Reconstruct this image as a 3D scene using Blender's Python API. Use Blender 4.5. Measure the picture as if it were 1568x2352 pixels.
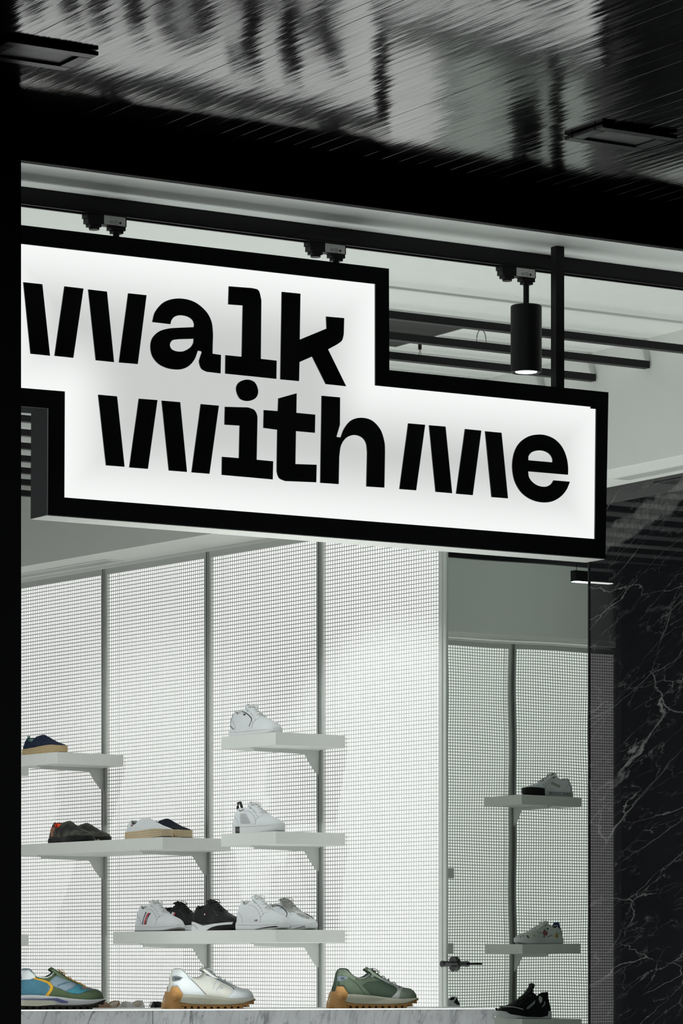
import bpy, bmesh, math, random
from mathutils import Vector, Matrix
random.seed(7)
for _o in list(bpy.data.objects): bpy.data.objects.remove(_o)
SC = bpy.context.scene
COL = SC.collection
# ------------------------------------------------------------------ camera, world, exposure
F_PX, CX, YH, EYE = 8080.0, 784.0, 2215.0, 1.05      # focal length in px, centre column, horizon row, eye height
cd = bpy.data.cameras.new('camera'); cam = bpy.data.objects.new('camera', cd); COL.objects.link(cam)
cam.location = (0, 0, EYE); cam.rotation_euler = (math.pi/2, 0, 0)
cd.sensor_fit = 'VERTICAL'; cd.sensor_height = 36.0; cd.sensor_width = 24.0
cd.lens = 36.0*F_PX/2352.0
cd.shift_y = (YH-1176.0)/2352.0
cd.clip_start = 0.1; cd.clip_end = 200
SC.camera = cam
w = bpy.data.worlds.new('night'); SC.world = w; w.use_nodes = True
w.node_tree.nodes['Background'].inputs[0].default_value = (0.35, 0.55, 1.0, 1)
w.node_tree.nodes['Background'].inputs[1].default_value = 0.0015
SC.view_settings.view_transform = 'Standard'
SC.view_settings.look = 'None'
SC.view_settings.exposure = 0.0
SC.view_settings.gamma = 1.0
SC.view_settings.use_curve_mapping = False
BACKLIGHT = 1.2       # luminous sheets behind the perforated walls
SIGN_E = 1.0
PENDANT_E = 9.0
SPOT_W = 27.0
def _area(name, loc, target, sx, sy, watt, col=(.97,1,.985)):
    ld = bpy.data.lights.new(name, 'AREA'); ld.shape = 'RECTANGLE'; ld.size = sx; ld.size_y = sy; ld.energy = watt; ld.color = col
    o = bpy.data.objects.new(name, ld); COL.objects.link(o); o.location = loc
    o.rotation_euler = (Vector(target)-Vector(loc)).to_track_quat('-Z', 'Y').to_euler(); return o
# added soft fill behind the viewer, evens the light on the counter shoes
_area('street_side_fill', (-1.5, -2.5, 4.2), (0, 11, 1.2), 6.0, 2.0, 240, (.93,.97,1))
# added unseen fill along the left wall, brightens the ceiling and shelves
_area('left_fill', (-2.55, 11.1, 1.35), (-2.55+.849, 11.1+.528, 1.25), 4.6, 1.8, 18)
# added unseen upward fills, standing in for light bounced off the floor
_area('floor_bounce_fill', (-.15, 11.9, .10), (-.15, 11.9, 2.0), 2.6, 3.4, 44)
_area('window_bounce_fill', (-.20, 9.62, .12), (-.20, 9.62, 2.0), .9, .5, 26)  # added upward fills to brighten the ceiling strip by the shop front
_area('window_bounce_fill', (.62, 10.12, .12), (.62, 10.12, 2.0), .9, .5, 17)
_area('window_bounce_fill', (-.95, 9.15, .12), (-.95, 9.15, 2.0), .7, .5, 22)

# ------------------------------------------------------------------ helpers
def add(o, parent=None):
    COL.objects.link(o)
    if parent is not None: o.parent = parent
    return o
def tag(o, label=None, cat=None, group=None, kind=None):
    if label: o['label'] = label
    if cat: o['category'] = cat
    if group: o['group'] = group
    if kind: o['kind'] = kind
    return o
def thing(name, label, cat, loc=(0,0,0), rz=0.0, group=None):
    o = bpy.data.objects.new(name, None); COL.objects.link(o)
    o.empty_display_size = .05
    o.location = loc; o.rotation_euler = (0, 0, rz)
    return tag(o, label, cat, group)
class MB:
    def __init__(s): s.v = []; s.f = []; s.m = []
    def box(s, a, b, mi=0, ch=0.0):
        x0,y0,z0 = a; x1,y1,z1 = b
        n = len(s.v)
        if ch <= 0:
            s.v += [(x0,y0,z0),(x1,y0,z0),(x1,y1,z0),(x0,y1,z0),(x0,y0,z1),(x1,y0,z1),(x1,y1,z1),(x0,y1,z1)]
            s.f += [(n,n+3,n+2,n+1),(n+4,n+5,n+6,n+7),(n,n+1,n+5,n+4),(n+1,n+2,n+6,n+5),(n+2,n+3,n+7,n+6),(n+3,n,n+4,n+7)]
            s.m += [mi]*6
        else:
            bm = bmesh.new()
            r = bmesh.ops.create_cube(bm, size=1.0)
            for v in bm.verts:
                v.co = Vector(((x0+x1)/2+v.co.x*(x1-x0), (y0+y1)/2+v.co.y*(y1-y0), (z0+z1)/2+v.co.z*(z1-z0)))
            bmesh.ops.bevel(bm, geom=list(bm.edges), offset=ch, segments=1, affect='EDGES')
            s.bm(bm, mi)
        return s
    def bm(s, bm, mi=0):
        n = len(s.v); bm.verts.ensure_lookup_table(); bm.verts.index_update()
        s.v += [tuple(v.co) for v in bm.verts]
        for f in bm.faces: s.f.append(tuple(n+v.index for v in f.verts)); s.m.append(mi)
        bm.free(); return s
    def prism(s, poly, axis, h0, h1, mi=0):
        # poly in the two other axes; axis 0,1,2
        n = len(s.v); k = len(poly)
        for h in (h0, h1):
            for p in poly:
                c = [p[0], p[1]]; c.insert(axis, h); s.v.append(tuple(c))
        s.f.append(tuple(range(n+k-1, n-1, -1))); s.f.append(tuple(range(n+k, n+2*k)))
        for i in range(k):
            j = (i+1) % k; s.f.append((n+i, n+j, n+k+j, n+k+i))
        s.m += [mi]*(k+2); return s
    def cyl(s, c, r, h, axis=2, n=24, mi=0, r2=None):
        r2 = r if r2 is None else r2
        b = len(s.v)
        for q, (hh, rr) in enumerate(((0, r), (h, r2))):
            for i in range(n):
                a = 2*math.pi*i/n; p = [rr*math.cos(a), rr*math.sin(a)]; p.insert(axis, hh)
                s.v.append((c[0]+p[0], c[1]+p[1], c[2]+p[2]))
        s.f.append(tuple(range(b+n-1, b-1, -1))); s.f.append(tuple(range(b+n, b+2*n)))
        for i in range(n):
            j = (i+1) % n; s.f.append((b+i, b+j, b+n+j, b+n+i))
        s.m += [mi]*(n+2); return s
    def tube(s, pts, r, n=6, mi=0, flat=1.0):
        b = len(s.v); pts = [Vector(p) for p in pts]; K = len(pts)
        for i, p in enumerate(pts):
            t = (pts[min(i+1, K-1)]-pts[max(i-1, 0)]).normalized()
            u = t.cross(Vector((0, 0, 1)))
            if u.length < 1e-4: u = t.cross(Vector((0, 1, 0)))
            u.normalize(); w_ = u.cross(t)
            for k in range(n):
                a = 2*math.pi*k/n; q = p+u*r*math.cos(a)+w_*r*flat*math.sin(a); s.v.append(tuple(q))
        for i in range(K-1):
            for k in range(n):
                j = (k+1) % n; s.f.append((b+i*n+k, b+i*n+j, b+(i+1)*n+j, b+(i+1)*n+k)); s.m.append(mi)
        s.f.append(tuple(b+k for k in range(n-1, -1, -1))); s.f.append(tuple(b+(K-1)*n+k for k in range(n))); s.m += [mi, mi]
        return s
    def mesh(s, name, mats):
        me = bpy.data.meshes.new(name); me.from_pydata(s.v, [], s.f)
        if not isinstance(mats, (list, tuple)): mats = [mats]
        for m in mats: me.materials.append(m)
        me.polygons.foreach_set('material_index', s.m)
        me.update(); return me
    def build(s, name, mats, parent=None, smooth=False, loc=None, rz=None):
        me = s.mesh(name, mats)
        bm = bmesh.new(); bm.from_mesh(me)
        bmesh.ops.recalc_face_normals(bm, faces=bm.faces); bm.to_mesh(me); bm.free()
        if smooth:
            me.polygons.foreach_set('use_smooth', [True]*len(me.polygons))
            try: me.set_sharp_from_angle(angle=math.radians(40))
            except Exception: pass
        o = bpy.data.objects.new(name, me); add(o, parent)
        if loc is not None: o.location = loc
        if rz is not None: o.rotation_euler = (0, 0, rz)
        return o
def struct(name, mb, mats, **k):
    o = mb.build(name, mats, **k); o['kind'] = 'structure'; return o

def M(name, col, rough=0.5, metal=0.0, spec=0.5, noise=0.0, scale=40.0, emit=0.0, bump=0.0, stretch=None, coat=0.0):
    m = bpy.data.materials.new(name); m.use_nodes = True; nt = m.node_tree
    b = nt.nodes['Principled BSDF']
    b.inputs['Base Color'].default_value = (*col, 1); b.inputs['Roughness'].default_value = rough
    b.inputs['Metallic'].default_value = metal; b.inputs['Specular IOR Level'].default_value = spec
    if coat: b.inputs['Coat Weight'].default_value = coat; b.inputs['Coat Roughness'].default_value = .15
    if emit: b.inputs['Emission Color'].default_value = (*col, 1); b.inputs['Emission Strength'].default_value = emit
    if noise or bump:
        tc = nt.nodes.new('ShaderNodeTexCoord'); mp = nt.nodes.new('ShaderNodeMapping'); n = nt.nodes.new('ShaderNodeTexNoise')
        if stretch: mp.inputs['Scale'].default_value = stretch
        n.inputs['Scale'].default_value = scale; n.inputs['Detail'].default_value = 4
        nt.links.new(tc.outputs['Object'], mp.inputs[0]); nt.links.new(mp.outputs[0], n.inputs['Vector'])
        if noise:
            r = nt.nodes.new('ShaderNodeMapRange'); r.inputs['To Min'].default_value = 1-noise; r.inputs['To Max'].default_value = 1+noise
            nt.links.new(n.outputs[0], r.inputs[0])
            mx = nt.nodes.new('ShaderNodeMix'); mx.data_type = 'RGBA'; mx.blend_type = 'MULTIPLY'; mx.inputs[0].default_value = 1
            mx.inputs[6].default_value = (*col, 1); nt.links.new(r.outputs[0], mx.inputs[7]); nt.links.new(mx.outputs[2], b.inputs['Base Color'])
        if bump:
            bp = nt.nodes.new('ShaderNodeBump'); bp.inputs['Strength'].default_value = bump; bp.inputs['Distance'].default_value = .003
            nt.links.new(n.outputs[0], bp.inputs['Height']); nt.links.new(bp.outputs[0], b.inputs['Normal'])
    return m

# ------------------------------------------------------------------ the shop's own frame: a = along the shop front, b = into the shop
VA = Vector((.849, .528)).normalized(); VB = Vector((-VA.y, VA.x)); O_ = Vector((0, 9.3)); RZ = math.atan2(VA.y, VA.x)
def G(a, b, z=0.0):
    p = O_+VA*a+VB*b; return Vector((p.x, p.y, EYE+z))       # z is measured from eye level
def toG(X, Y):
    d = Vector((X, Y))-O_; return d.dot(VA), d.dot(VB)
def a_at(px, b):          # where the sight line of column px crosses depth b
    k = (px-CX)/F_PX; q = O_+VB*b
    return (k*q.y-q.x)/(VA.x-k*VA.y)
def on_b(px, py, b):      # -> (a, z)
    a = a_at(px, b); p = G(a, b); return a, (YH-py)/F_PX*p.y
# main display wall: s = along it (away), d = out from it
P0 = Vector((-.082, 13.5)); WS = Vector((-.595, .804)).normalized(); WN = Vector((-WS.y, WS.x)); RZW = math.atan2(-WS.y, -WS.x)
def Wp(s, d, z=0.0):
    p = P0+WS*s+WN*d; return Vector((p.x, p.y, EYE+z))
def s_at(px, d):
    k = (px-CX)/F_PX; q = P0+WN*d
    return (k*q.y-q.x)/(WS.x-k*WS.y)
FLOOR = -1.05
AR = 2.226                # side wall with the mirror door and the black marble
BW = 6.827                # back wall
AL = -1.53                # left wall
def wall_frame(origin, rz): # Empty-less helper: returns function local->world matrix
    return Matrix.Translation(origin) @ Matrix.Rotation(rz, 4, 'Z')

# ------------------------------------------------------------------ materials
mBlackGloss = M('black_lacquer', (.008,.008,.009), .25, noise=.2, scale=8)
mBlackMatte = M('black_paint', (.006,.006,.007), .55, noise=.2, scale=20)
mBlackMetal = M('black_metal', (.007,.007,.0075), .5, .0, spec=.25, noise=.2, scale=60)
mWhitePaint = M('white_plaster', (.60,.625,.60), .85, noise=.04, scale=14, bump=.05)
mSoffit = M('soffit_plaster', (.66,.68,.65), .85, noise=.03, scale=14)
mShelf = M('shelf_white', (.62,.635,.61), .55, noise=.04, scale=30)
mSteel = M('powder_coated_steel', (.52,.54,.52), .5, noise=.05, scale=30)
mAlu = M('brushed_aluminium', (.42,.44,.43), .4, .6, noise=.1, scale=80)
mSlot = M('dark_slot', (.05,.055,.05), .6, noise=.1)
mSheet = M('perforated_sheet_paint', (.62,.635,.62), .55, noise=.05, scale=20)
mFloor = M('pale_floor', (.55,.55,.53), .35, noise=.08, scale=3)
mStreet = M('dark_paving', (.03,.03,.032), .6, noise=.3, scale=5)
mDarkWall = M('dark_wall_paint', (.02,.02,.021), .6, noise=.2, scale=4)
mLens = M('grey_lens', (.5,.5,.49), .3, noise=.3, scale=18)
mRubber = M('black_rubber', (.01,.01,.01), .7, noise=.2)
def emit_mat(name, col, e):
    m = bpy.data.materials.new(name); m.use_nodes = True; nt = m.node_tree; nt.nodes.clear()
    em = nt.nodes.new('ShaderNodeEmission'); em.inputs[0].default_value = (*col, 1); em.inputs[1].default_value = e
    o = nt.nodes.new('ShaderNodeOutputMaterial'); nt.links.new(em.outputs[0], o.inputs[0]); return m
mBack = emit_mat('backlight_sheet', (1,1,.985), BACKLIGHT)
mLamp = emit_mat('lamp_glow', (.95,1,1), 3.0)
mPend = emit_mat('pendant_glow', (.97,1,.98), PENDANT_E)
def glass_mat():
    m = bpy.data.materials.new('shop_glass'); m.use_nodes = True; nt = m.node_tree; nt.nodes.clear()
    t = nt.nodes.new('ShaderNodeBsdfTransparent'); t.inputs[0].default_value = (.985,.99,.985,1)
    g = nt.nodes.new('ShaderNodeBsdfGlossy'); g.inputs['Roughness'].default_value = 0.0
    fr = nt.nodes.new('ShaderNodeFresnel'); fr.inputs[0].default_value = 1.3
    mx = nt.nodes.new('ShaderNodeMixShader'); o = nt.nodes.new('ShaderNodeOutputMaterial')
    nt.links.new(fr.outputs[0], mx.inputs[0]); nt.links.new(t.outputs[0], mx.inputs[1]); nt.links.new(g.outputs[0], mx.inputs[2]); nt.links.new(mx.outputs[0], o.inputs[0])
    return m
mGlass = glass_mat()
def mirror_mat():
    m = bpy.data.materials.new('tinted_mirror'); m.use_nodes = True; nt = m.node_tree; nt.nodes.clear()
    g = nt.nodes.new('ShaderNodeBsdfGlossy'); g.inputs['Roughness'].default_value = 0.0
    g.inputs['Color'].default_value = (.61,.67,.63,1)
    o = nt.nodes.new('ShaderNodeOutputMaterial'); nt.links.new(g.outputs[0], o.inputs[0]); return m
mMirror = mirror_mat()
def marble(name, base, vein, rough, veins, big=None, spec=.5):
    """veins: list of (scale, distortion, width, strength, stretch)"""
    m = bpy.data.materials.new(name); m.use_nodes = True; nt = m.node_tree; N = nt.nodes; Lk = nt.links
    b = N['Principled BSDF']; b.inputs['Roughness'].default_value = rough; b.inputs['Specular IOR Level'].default_value = spec
    tc = N.new('ShaderNodeTexCoord')
    total = None
    for i, (sc, dist, wd, st, rot, sq) in enumerate(veins):
        mp = N.new('ShaderNodeMapping'); mp.inputs['Rotation'].default_value = rot; mp.inputs['Scale'].default_value = sq
        mp.inputs['Location'].default_value = (i*3.7, i*1.3, i*2.1); mp.vector_type = 'TEXTURE'
        Lk.new(tc.outputs['Object'], mp.inputs[0])
        nz = N.new('ShaderNodeTexNoise'); nz.inputs['Scale'].default_value = sc*1.6; nz.inputs['Detail'].default_value = 6; nz.inputs['Roughness'].default_value = .55
        Lk.new(mp.outputs[0], nz.inputs['Vector'])
        ad = N.new('ShaderNodeMix'); ad.data_type = 'VECTOR'; ad.inputs[0].default_value = dist
        Lk.new(mp.outputs[0], ad.inputs[4]); Lk.new(nz.outputs['Color'], ad.inputs[5])
        vo = N.new('ShaderNodeTexVoronoi'); vo.feature = 'DISTANCE_TO_EDGE'; vo.inputs['Scale'].default_value = sc
        Lk.new(ad.outputs[1], vo.inputs['Vector'])
        mr = N.new('ShaderNodeMapRange'); mr.inputs['From Min'].default_value = 0; mr.inputs['From Max'].default_value = wd
        mr.inputs['To Min'].default_value = st; mr.inputs['To Max'].default_value = 0
        Lk.new(vo.outputs['Distance'], mr.inputs[0])
        # break the veins up
        n2 = N.new('ShaderNodeTexNoise'); n2.inputs['Scale'].default_value = sc*1.1; n2.inputs['Detail'].default_value = 3
        Lk.new(mp.outputs[0], n2.inputs['Vector'])
        r2 = N.new('ShaderNodeMapRange'); r2.inputs['From Min'].default_value = .46; r2.inputs['From Max'].default_value = .68
        Lk.new(n2.outputs[0], r2.inputs[0])
        mu = N.new('ShaderNodeMath'); mu.operation = 'MULTIPLY'; Lk.new(mr.outputs[0], mu.inputs[0]); Lk.new(r2.outputs[0], mu.inputs[1])
        if total is None: total = mu
        else:
            a2 = N.new('ShaderNodeMath'); a2.operation = 'MAXIMUM'; Lk.new(total.outputs[0], a2.inputs[0]); Lk.new(mu.outputs[0], a2.inputs[1]); total = a2
    if big:
        # one broad cloudy vein: a band round the line  z = z0 + k*x  in object space, frayed by noise
        ax, k, z0, hw, st = big
        sp = N.new('ShaderNodeSeparateXYZ'); Lk.new(tc.outputs['Object'], sp.inputs[0])
        nz = N.new('ShaderNodeTexNoise'); nz.inputs['Scale'].default_value = 9; nz.inputs['Detail'].default_value = 8; Lk.new(tc.outputs['Object'], nz.inputs['Vector'])
        m1 = N.new('ShaderNodeMath'); m1.operation = 'MULTIPLY_ADD'; m1.inputs[1].default_value = -k; m1.inputs[2].default_value = -z0
        Lk.new(sp.outputs[ax], m1.inputs[0])
        m2 = N.new('ShaderNodeMath'); m2.operation = 'ADD'; Lk.new(m1.outputs[0], m2.inputs[0]); Lk.new(sp.outputs[2], m2.inputs[1])
        m3 = N.new('ShaderNodeMath'); m3.operation = 'MULTIPLY_ADD'; m3.inputs[1].default_value = .10; Lk.new(nz.outputs[0], m3.inputs[0]); Lk.new(m2.outputs[0], m3.inputs[2])
        m4 = N.new('ShaderNodeMath'); m4.operation = 'SUBTRACT'; m4.inputs[1].default_value = .05; Lk.new(m3.outputs[0], m4.inputs[0])
        m5 = N.new('ShaderNodeMath'); m5.operation = 'ABSOLUTE'; Lk.new(m4.outputs[0], m5.inputs[0])
        mr = N.new('ShaderNodeMapRange'); mr.inputs['From Min'].default_value = hw*.7; mr.inputs['From Max'].default_value = hw; mr.inputs['To Min'].default_value = st; mr.inputs['To Max'].default_value = 0
        Lk.new(m5.outputs[0], mr.inputs[0])
        n3 = N.new('ShaderNodeTexNoise'); n3.inputs['Scale'].default_value = 60; n3.inputs['Detail'].default_value = 6; Lk.new(tc.outputs['Object'], n3.inputs['Vector'])
        mu = N.new('ShaderNodeMath'); mu.operation = 'MULTIPLY'; Lk.new(mr.outputs[0], mu.inputs[0]); Lk.new(n3.outputs[0], mu.inputs[1])
        a2 = N.new('ShaderNodeMath'); a2.operation = 'MAXIMUM'; Lk.new(total.outputs[0], a2.inputs[0]); Lk.new(mu.outputs[0], a2.inputs[1]); total = a2
    n4 = N.new('ShaderNodeTexNoise'); n4.inputs['Scale'].default_value = 7; n4.inputs['Detail'].default_value = 8; Lk.new(tc.outputs['Object'], n4.inputs['Vector'])
    cl = N.new('ShaderNodeMix'); cl.data_type = 'RGBA'; cl.inputs[6].default_value = (*[c*.6 for c in base], 1); cl.inputs[7].default_value = (*[min(1, c*1.35) for c in base], 1)
    Lk.new(n4.outputs[0], cl.inputs[0])
    mx = N.new('ShaderNodeMix'); mx.data_type = 'RGBA'; mx.inputs[7].default_value = (*vein, 1)
    Lk.new(total.outputs[0], mx.inputs[0]); Lk.new(cl.outputs[2], mx.inputs[6]); Lk.new(mx.outputs[2], b.inputs['Base Color'])
    return m

# ------------------------------------------------------------------ the room shell
C_R0 = (AR, 2.854)                            # end of the mirror wall, start of the display wall
cornerP = None
_pm = Wp(s_at(1024, 0), 0); am, bm_ = toG(_pm.x, _pm.y)
AR, B_M = am, bm_
def gz(pts, z): return [tuple(G(a, b, z)) for a, b in pts]
# intersection of display wall with the back wall
_s = 0.0
for _k in range(60):
    _p = Wp(_s, 0); _a, _b = toG(_p.x, _p.y)
    _s += (BW-_b)
S_END = _s; _p = Wp(S_END, 0); A_C, _ = toG(_p.x, _p.y)
foot = [(AL,0),(AR,0),(AR,B_M),(A_C,BW),(AL,BW)]
def slab(pts, z0, z1):
    mb = MB(); n = len(pts)
    mb.v = gz(pts, z0)+gz(pts, z1)
    mb.f = [tuple(range(n-1,-1,-1)), tuple(range(n,2*n))]+[(i,(i+1)%n,n+(i+1)%n,n+i) for i in range(n)]
    mb.m = [0]*(n+2); return mb
CEIL = 2.03
big = [(AL-.1,-.05),(AR+.1,-.05),(AR+.1,B_M),(A_C+.15,BW+.15),(AL-.1,BW+.15)]
struct('floor', slab(big, FLOOR-.1, FLOOR), mFloor)
struct('ceiling', slab([(AL-.1,-.034),(AR+.1,-.034),(AR+.1,B_M),(A_C+.15,BW+.15),(AL-.1,BW+.15)], CEIL, CEIL+.08), mWhitePaint)
struct('floor', slab([(-5,-6),(5,-6),(5,-.05),(-5,-.05)], FLOOR-.1, FLOOR), mStreet)
struct('wall_left', slab([(AL-.1,0),(AL,0),(AL,BW+.1),(AL-.1,BW+.1)], FLOOR, CEIL), mDarkWall)
struct('wall_back', slab([(AL,BW+.10),(A_C+.1,BW+.10),(A_C+.1,BW+.16),(AL,BW+.16)], FLOOR, CEIL), mWhitePaint)
# wall behind the luminous display wall
def wslab(s0, s1, d0, d1, z0, z1):
    mb = MB(); P = [(s0,d0),(s1,d0),(s1,d1),(s0,d1)]
    mb.v = [tuple(Wp(s,d,z0)) for s,d in P]+[tuple(Wp(s,d,z1)) for s,d in P]
    mb.f = [(3,2,1,0),(4,5,6,7),(0,1,5,4),(1,2,6,5),(2,3,7,6),(3,0,4,7)]; mb.m = [0]*6; return mb
S_R = s_at(1013, 0)
struct('wall_right', wslab(S_R-.04, S_END+.1, -.16, -.10, FLOOR, CEIL), mWhitePaint)
# black marble wall right of the mirror door
A_MIR0 = B_M; 
def b_at(px, a):          # on plane a=const: depth b for column px
    k = (px-CX)/F_PX; q = O_+VA*a
    return (k*q.y-q.x)/(VB.x-k*VB.y)
B_MIR1 = b_at(1351.5, AR)
zv = EYE
def _mz(px_, py_):
    b_ = b_at(px_, AR); return b_, (YH-py_)/F_PX*G(AR, b_).y
_b1, _z1 = _mz(1397, 1240); _b2, _z2 = _mz(1568, 1128); _k = (_z2-_z1)/(_b2-_b1)
mMarbleB = marble('black_marble', (.0085,.0085,.010), (.36,.36,.35), .010,
    [(2.6,.10,.006,.48,(-.42,0,0),(1,2.2,.8)), (5.5,.09,.009,.5,(-.30,0,0),(1,2.6,.8)), (9,.08,.014,.30,(-.5,0,0),(1,2.8,.7)), (16,.07,.03,.16,(-.25,0,0),(1,2.5,.7))],
    big=(1,_k,_z1-_k*_b1,.042,.40), spec=.8)
mb = MB(); L_ = B_MIR1-.004
mb.box((0,0,FLOOR),(.08,L_,1.63))
ob = struct('wall_marble', mb, mMarbleB); ob.location = G(AR,0,0); ob.rotation_euler = (0,0,RZ)
struct('trim_8', slab([(AL,6.45),(-1.253,6.45),(-1.253,6.50),(AL,6.50)], FLOOR, CEIL), mDarkWall)
# soffits (dropped edge of the ceiling)
def soffit_main():
    return wslab(S_R-.16, S_END, .0, .255, 1.67, CEIL)
struct('trim_1', soffit_main(), mSoffit)
struct('trim_2', slab([(AR-.255,.02),(AR+.08,.02),(AR+.08,B_M+.05),(AR-.255,B_M+.05)], 1.63, CEIL), mSoffit)
struct('trim_3', slab([(AL,BW-.255),(A_C-.25,BW-.255),(A_C-.25,BW+.06),(AL,BW+.06)], 1.645, CEIL), mSoffit)
# aluminium post between display wall and mirror door
mb = MB(); mb.box((0,-.05,FLOOR),(.018,.012,1.67)); mb.box((.018,-.05,FLOOR),(.034,.006,1.67))
o = struct('trim_4', mb, mSteel); o.location = Wp(S_R,0,0); o.rotation_euler = (0,0,RZW+math.pi)
o.rotation_euler = (0,0,math.atan2(-WS.y,-WS.x))
o.scale = (1,-1,1)

# shop front: header, left pillar, glass
struct('trim_5', slab([(-5,-.06),(5,-.06),(5,-.035),(-5,-.035)], 1.997, 2.5), mBlackMatte)
a48 = a_at(48.5, -.04)
struct('wall_front', slab([(a48-1.2,-.04),(a48,-.04),(a48,.05),(a48-1.2,.05)], FLOOR, 1.997), mBlackMatte)
mb = MB(); mb.box((a48+.001,-.030,FLOOR),(AR-.05,-.020,2.02))
o = struct('window_1', mb, mGlass); o.location = G(0,0,0); o.rotation_euler = (0,0,RZ)

# canopy of glossy black boards over the pavement
mPlank = M('glossy_dark_metal_boards', (.21,.21,.208), .09, spec=.5, noise=.3, scale=3, bump=.22, stretch=(16,1.2,1))
HC = 2.089
cb = struct('ceiling', slab([(-4.2,-4.6),(4.2,-4.6),(4.2,-.06),(-4.2,-.06)], HC+.02, HC+.10), mBlackMatte)
plank = MB(); plank.box((-.02725,-4.55,0),(.02725,-.07,.02), ch=.0002)
mPlank.node_tree.nodes['Principled BSDF'].inputs['Metallic'].default_value = 1.0
pm = plank.mesh('plank', mPlank)
for i in range(150):
    o = bpy.data.objects.new('plank', pm); COL.objects.link(o); o.parent = cb
    o.location = G(-4.1+i*.055, 0, HC+random.uniform(-.0004,.0004))
    o.rotation_euler = (random.uniform(-.0006,.0006), random.uniform(-.010,.010), RZ)

# ------------------------------------------------------------------ perforated luminous panels
PIT, BAR, TH = .0149, .0036, .0011
def panel_parts(wd, parent, top=1.655):
    bd = .011
    s = MB()
    z0, z1 = FLOOR, top-.022
    n = int((wd-2*bd)/PIT); off = (wd-2*bd-n*PIT)/2
    for i in range(1, n):
        x = bd+off+i*PIT; s.box((x-BAR*.5,0,z0),(x+BAR*.5,TH,z1))
    k = int((z1-z0)/PIT)
    for j in range(k):
        z = z1-(j+.0)*PIT-BAR*.5
        s.box((bd,0.0001,z-BAR*.5),(wd-bd,TH-.0001,z+BAR*.5))
    o = s.build('perforated_sheet', mSheet, parent); o['kind'] = 'stuff'
    f = MB(); f.box((0,-.008,z0),(bd+off,.002,top)); f.box((wd-bd-off,-.008,z0),(wd,.002,top)); f.box((bd+off,-.008,z1),(wd-bd-off,.002,top))
    f.build('panel_frame', mSteel, parent)
    l = MB(); l.box((-.005,-.075,z0),(wd+.005,-.07,top)); l.build('backlight', mBack, parent)
def panel(origin, rz, wd, label, top=1.655):
    p = origin.copy(); base = Vector((p.x,p.y,EYE+0))
    t = thing('perforated_panel', label, 'wall panel', base, rz, 'perforated luminous wall panels')
    panel_parts(wd, t, top); return t
# display wall: local x runs towards the viewer (right), local +y out of the wall
RZD = math.atan2(-WS.y, -WS.x)                # direction of decreasing s
def local_wall(o): return o
RS = [0.0, .762, 1.532, 2.294, 3.056]
RAILW = .020
labs = ['luminous perforated panel beside the mirror door, with no shelf bracket rail on its right',
        'luminous perforated panel behind the white sneakers, second left of the mirror door',
        'luminous perforated panel behind the striped white sneaker, third left of the mirror door',
        'luminous perforated panel next to the black shop-front pillar, leftmost in view',
        'luminous perforated panel hidden mostly behind the black pillar',
        'luminous perforated panel at the far end of the display wall']
edges_s = [S_R+.002]+RS+[min(S_END-.02, 3.8)]
# panel local frame: x = +s direction rotated so that +y (local) = out of wall
RZS = math.atan2(WS.y, WS.x)                  # x along +s ; y = WN (out)
for i in range(len(edges_s)-1):
    s0 = edges_s[i]+(RAILW/2 if i > 0 else 0); s1 = edges_s[i+1]-RAILW/2
    panel(Wp(s0,0,0), RZS, s1-s0, labs[i])
# back wall panels (seen in the mirror): x = -a direction so that +y = towards the shop front
RZB = math.atan2(-VA.y, -VA.x)
RB = [-.849+.765*k for k in range(0,4)]
eb = [AL+.005]+RB+[A_C-.02]
labb = ['luminous perforated panel at the left end of the back wall, seen in the mirror door',
        'luminous perforated back wall panel left of the mirrored shoes, seen in the mirror door',
        'luminous perforated panel in the middle of the back wall','luminous perforated back wall panel near the corner',
        'narrow luminous perforated panel in the corner of the back wall']
for i in range(len(eb)-1):
    a0 = eb[i]+(RAILW/2 if i else 0); a1 = eb[i+1]-RAILW/2
    panel(G(a1,BW,0), RZB, a1-a0, labb[i], top=1.628)

# slotted rails
def rail(origin, rz, label, top=1.655):
    t = thing('slotted_rail', label, 'rail', Vector((origin.x,origin.y,EYE)), rz, 'slotted shelf rails on the perforated walls')
    b = MB(); h = RAILW/2-.0005
    b.box((-h,-.012,FLOOR),(h,-.006,top)); b.box((-h,-.006,FLOOR),(-h+.004,.006,top)); b.box((h-.004,-.006,FLOOR),(h,.006,top)); b.box((-.0015,-.006,FLOOR),(.0015,.004,top))
    b.build('rail_channel', mAlu, t)
    s = MB(); z = top-.03
    while z > FLOOR+.1:
        s.box((-.006,-.0062,z-.030),(-.0018,-.0045,z)); s.box((.0018,-.0062,z-.030),(.006,-.0045,z)); z -= .05
    o = s.build('slot', mSlot, t); o['kind'] = 'stuff'
    return t
rl = ['slotted aluminium rail right of the topmost white sneaker','slotted aluminium rail behind the black sneakers on the long shelf',
      'slotted aluminium rail above the navy espadrille shelf bracket','slotted aluminium rail behind the black pillar','slotted aluminium rail nearest the far corner']
for s_, l_ in zip(RS, rl): rail(Wp(s_,0,0), RZS, l_)
for k, a_ in enumerate(RB): rail(G(a_,BW,0), RZB, ['slotted rail on the back wall behind the mirrored shoes','second slotted rail on the back wall, right of the mirrored shoes shelf','third slotted rail on the back wall','slotted rail by the back wall corner'][k], top=1.628)

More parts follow.
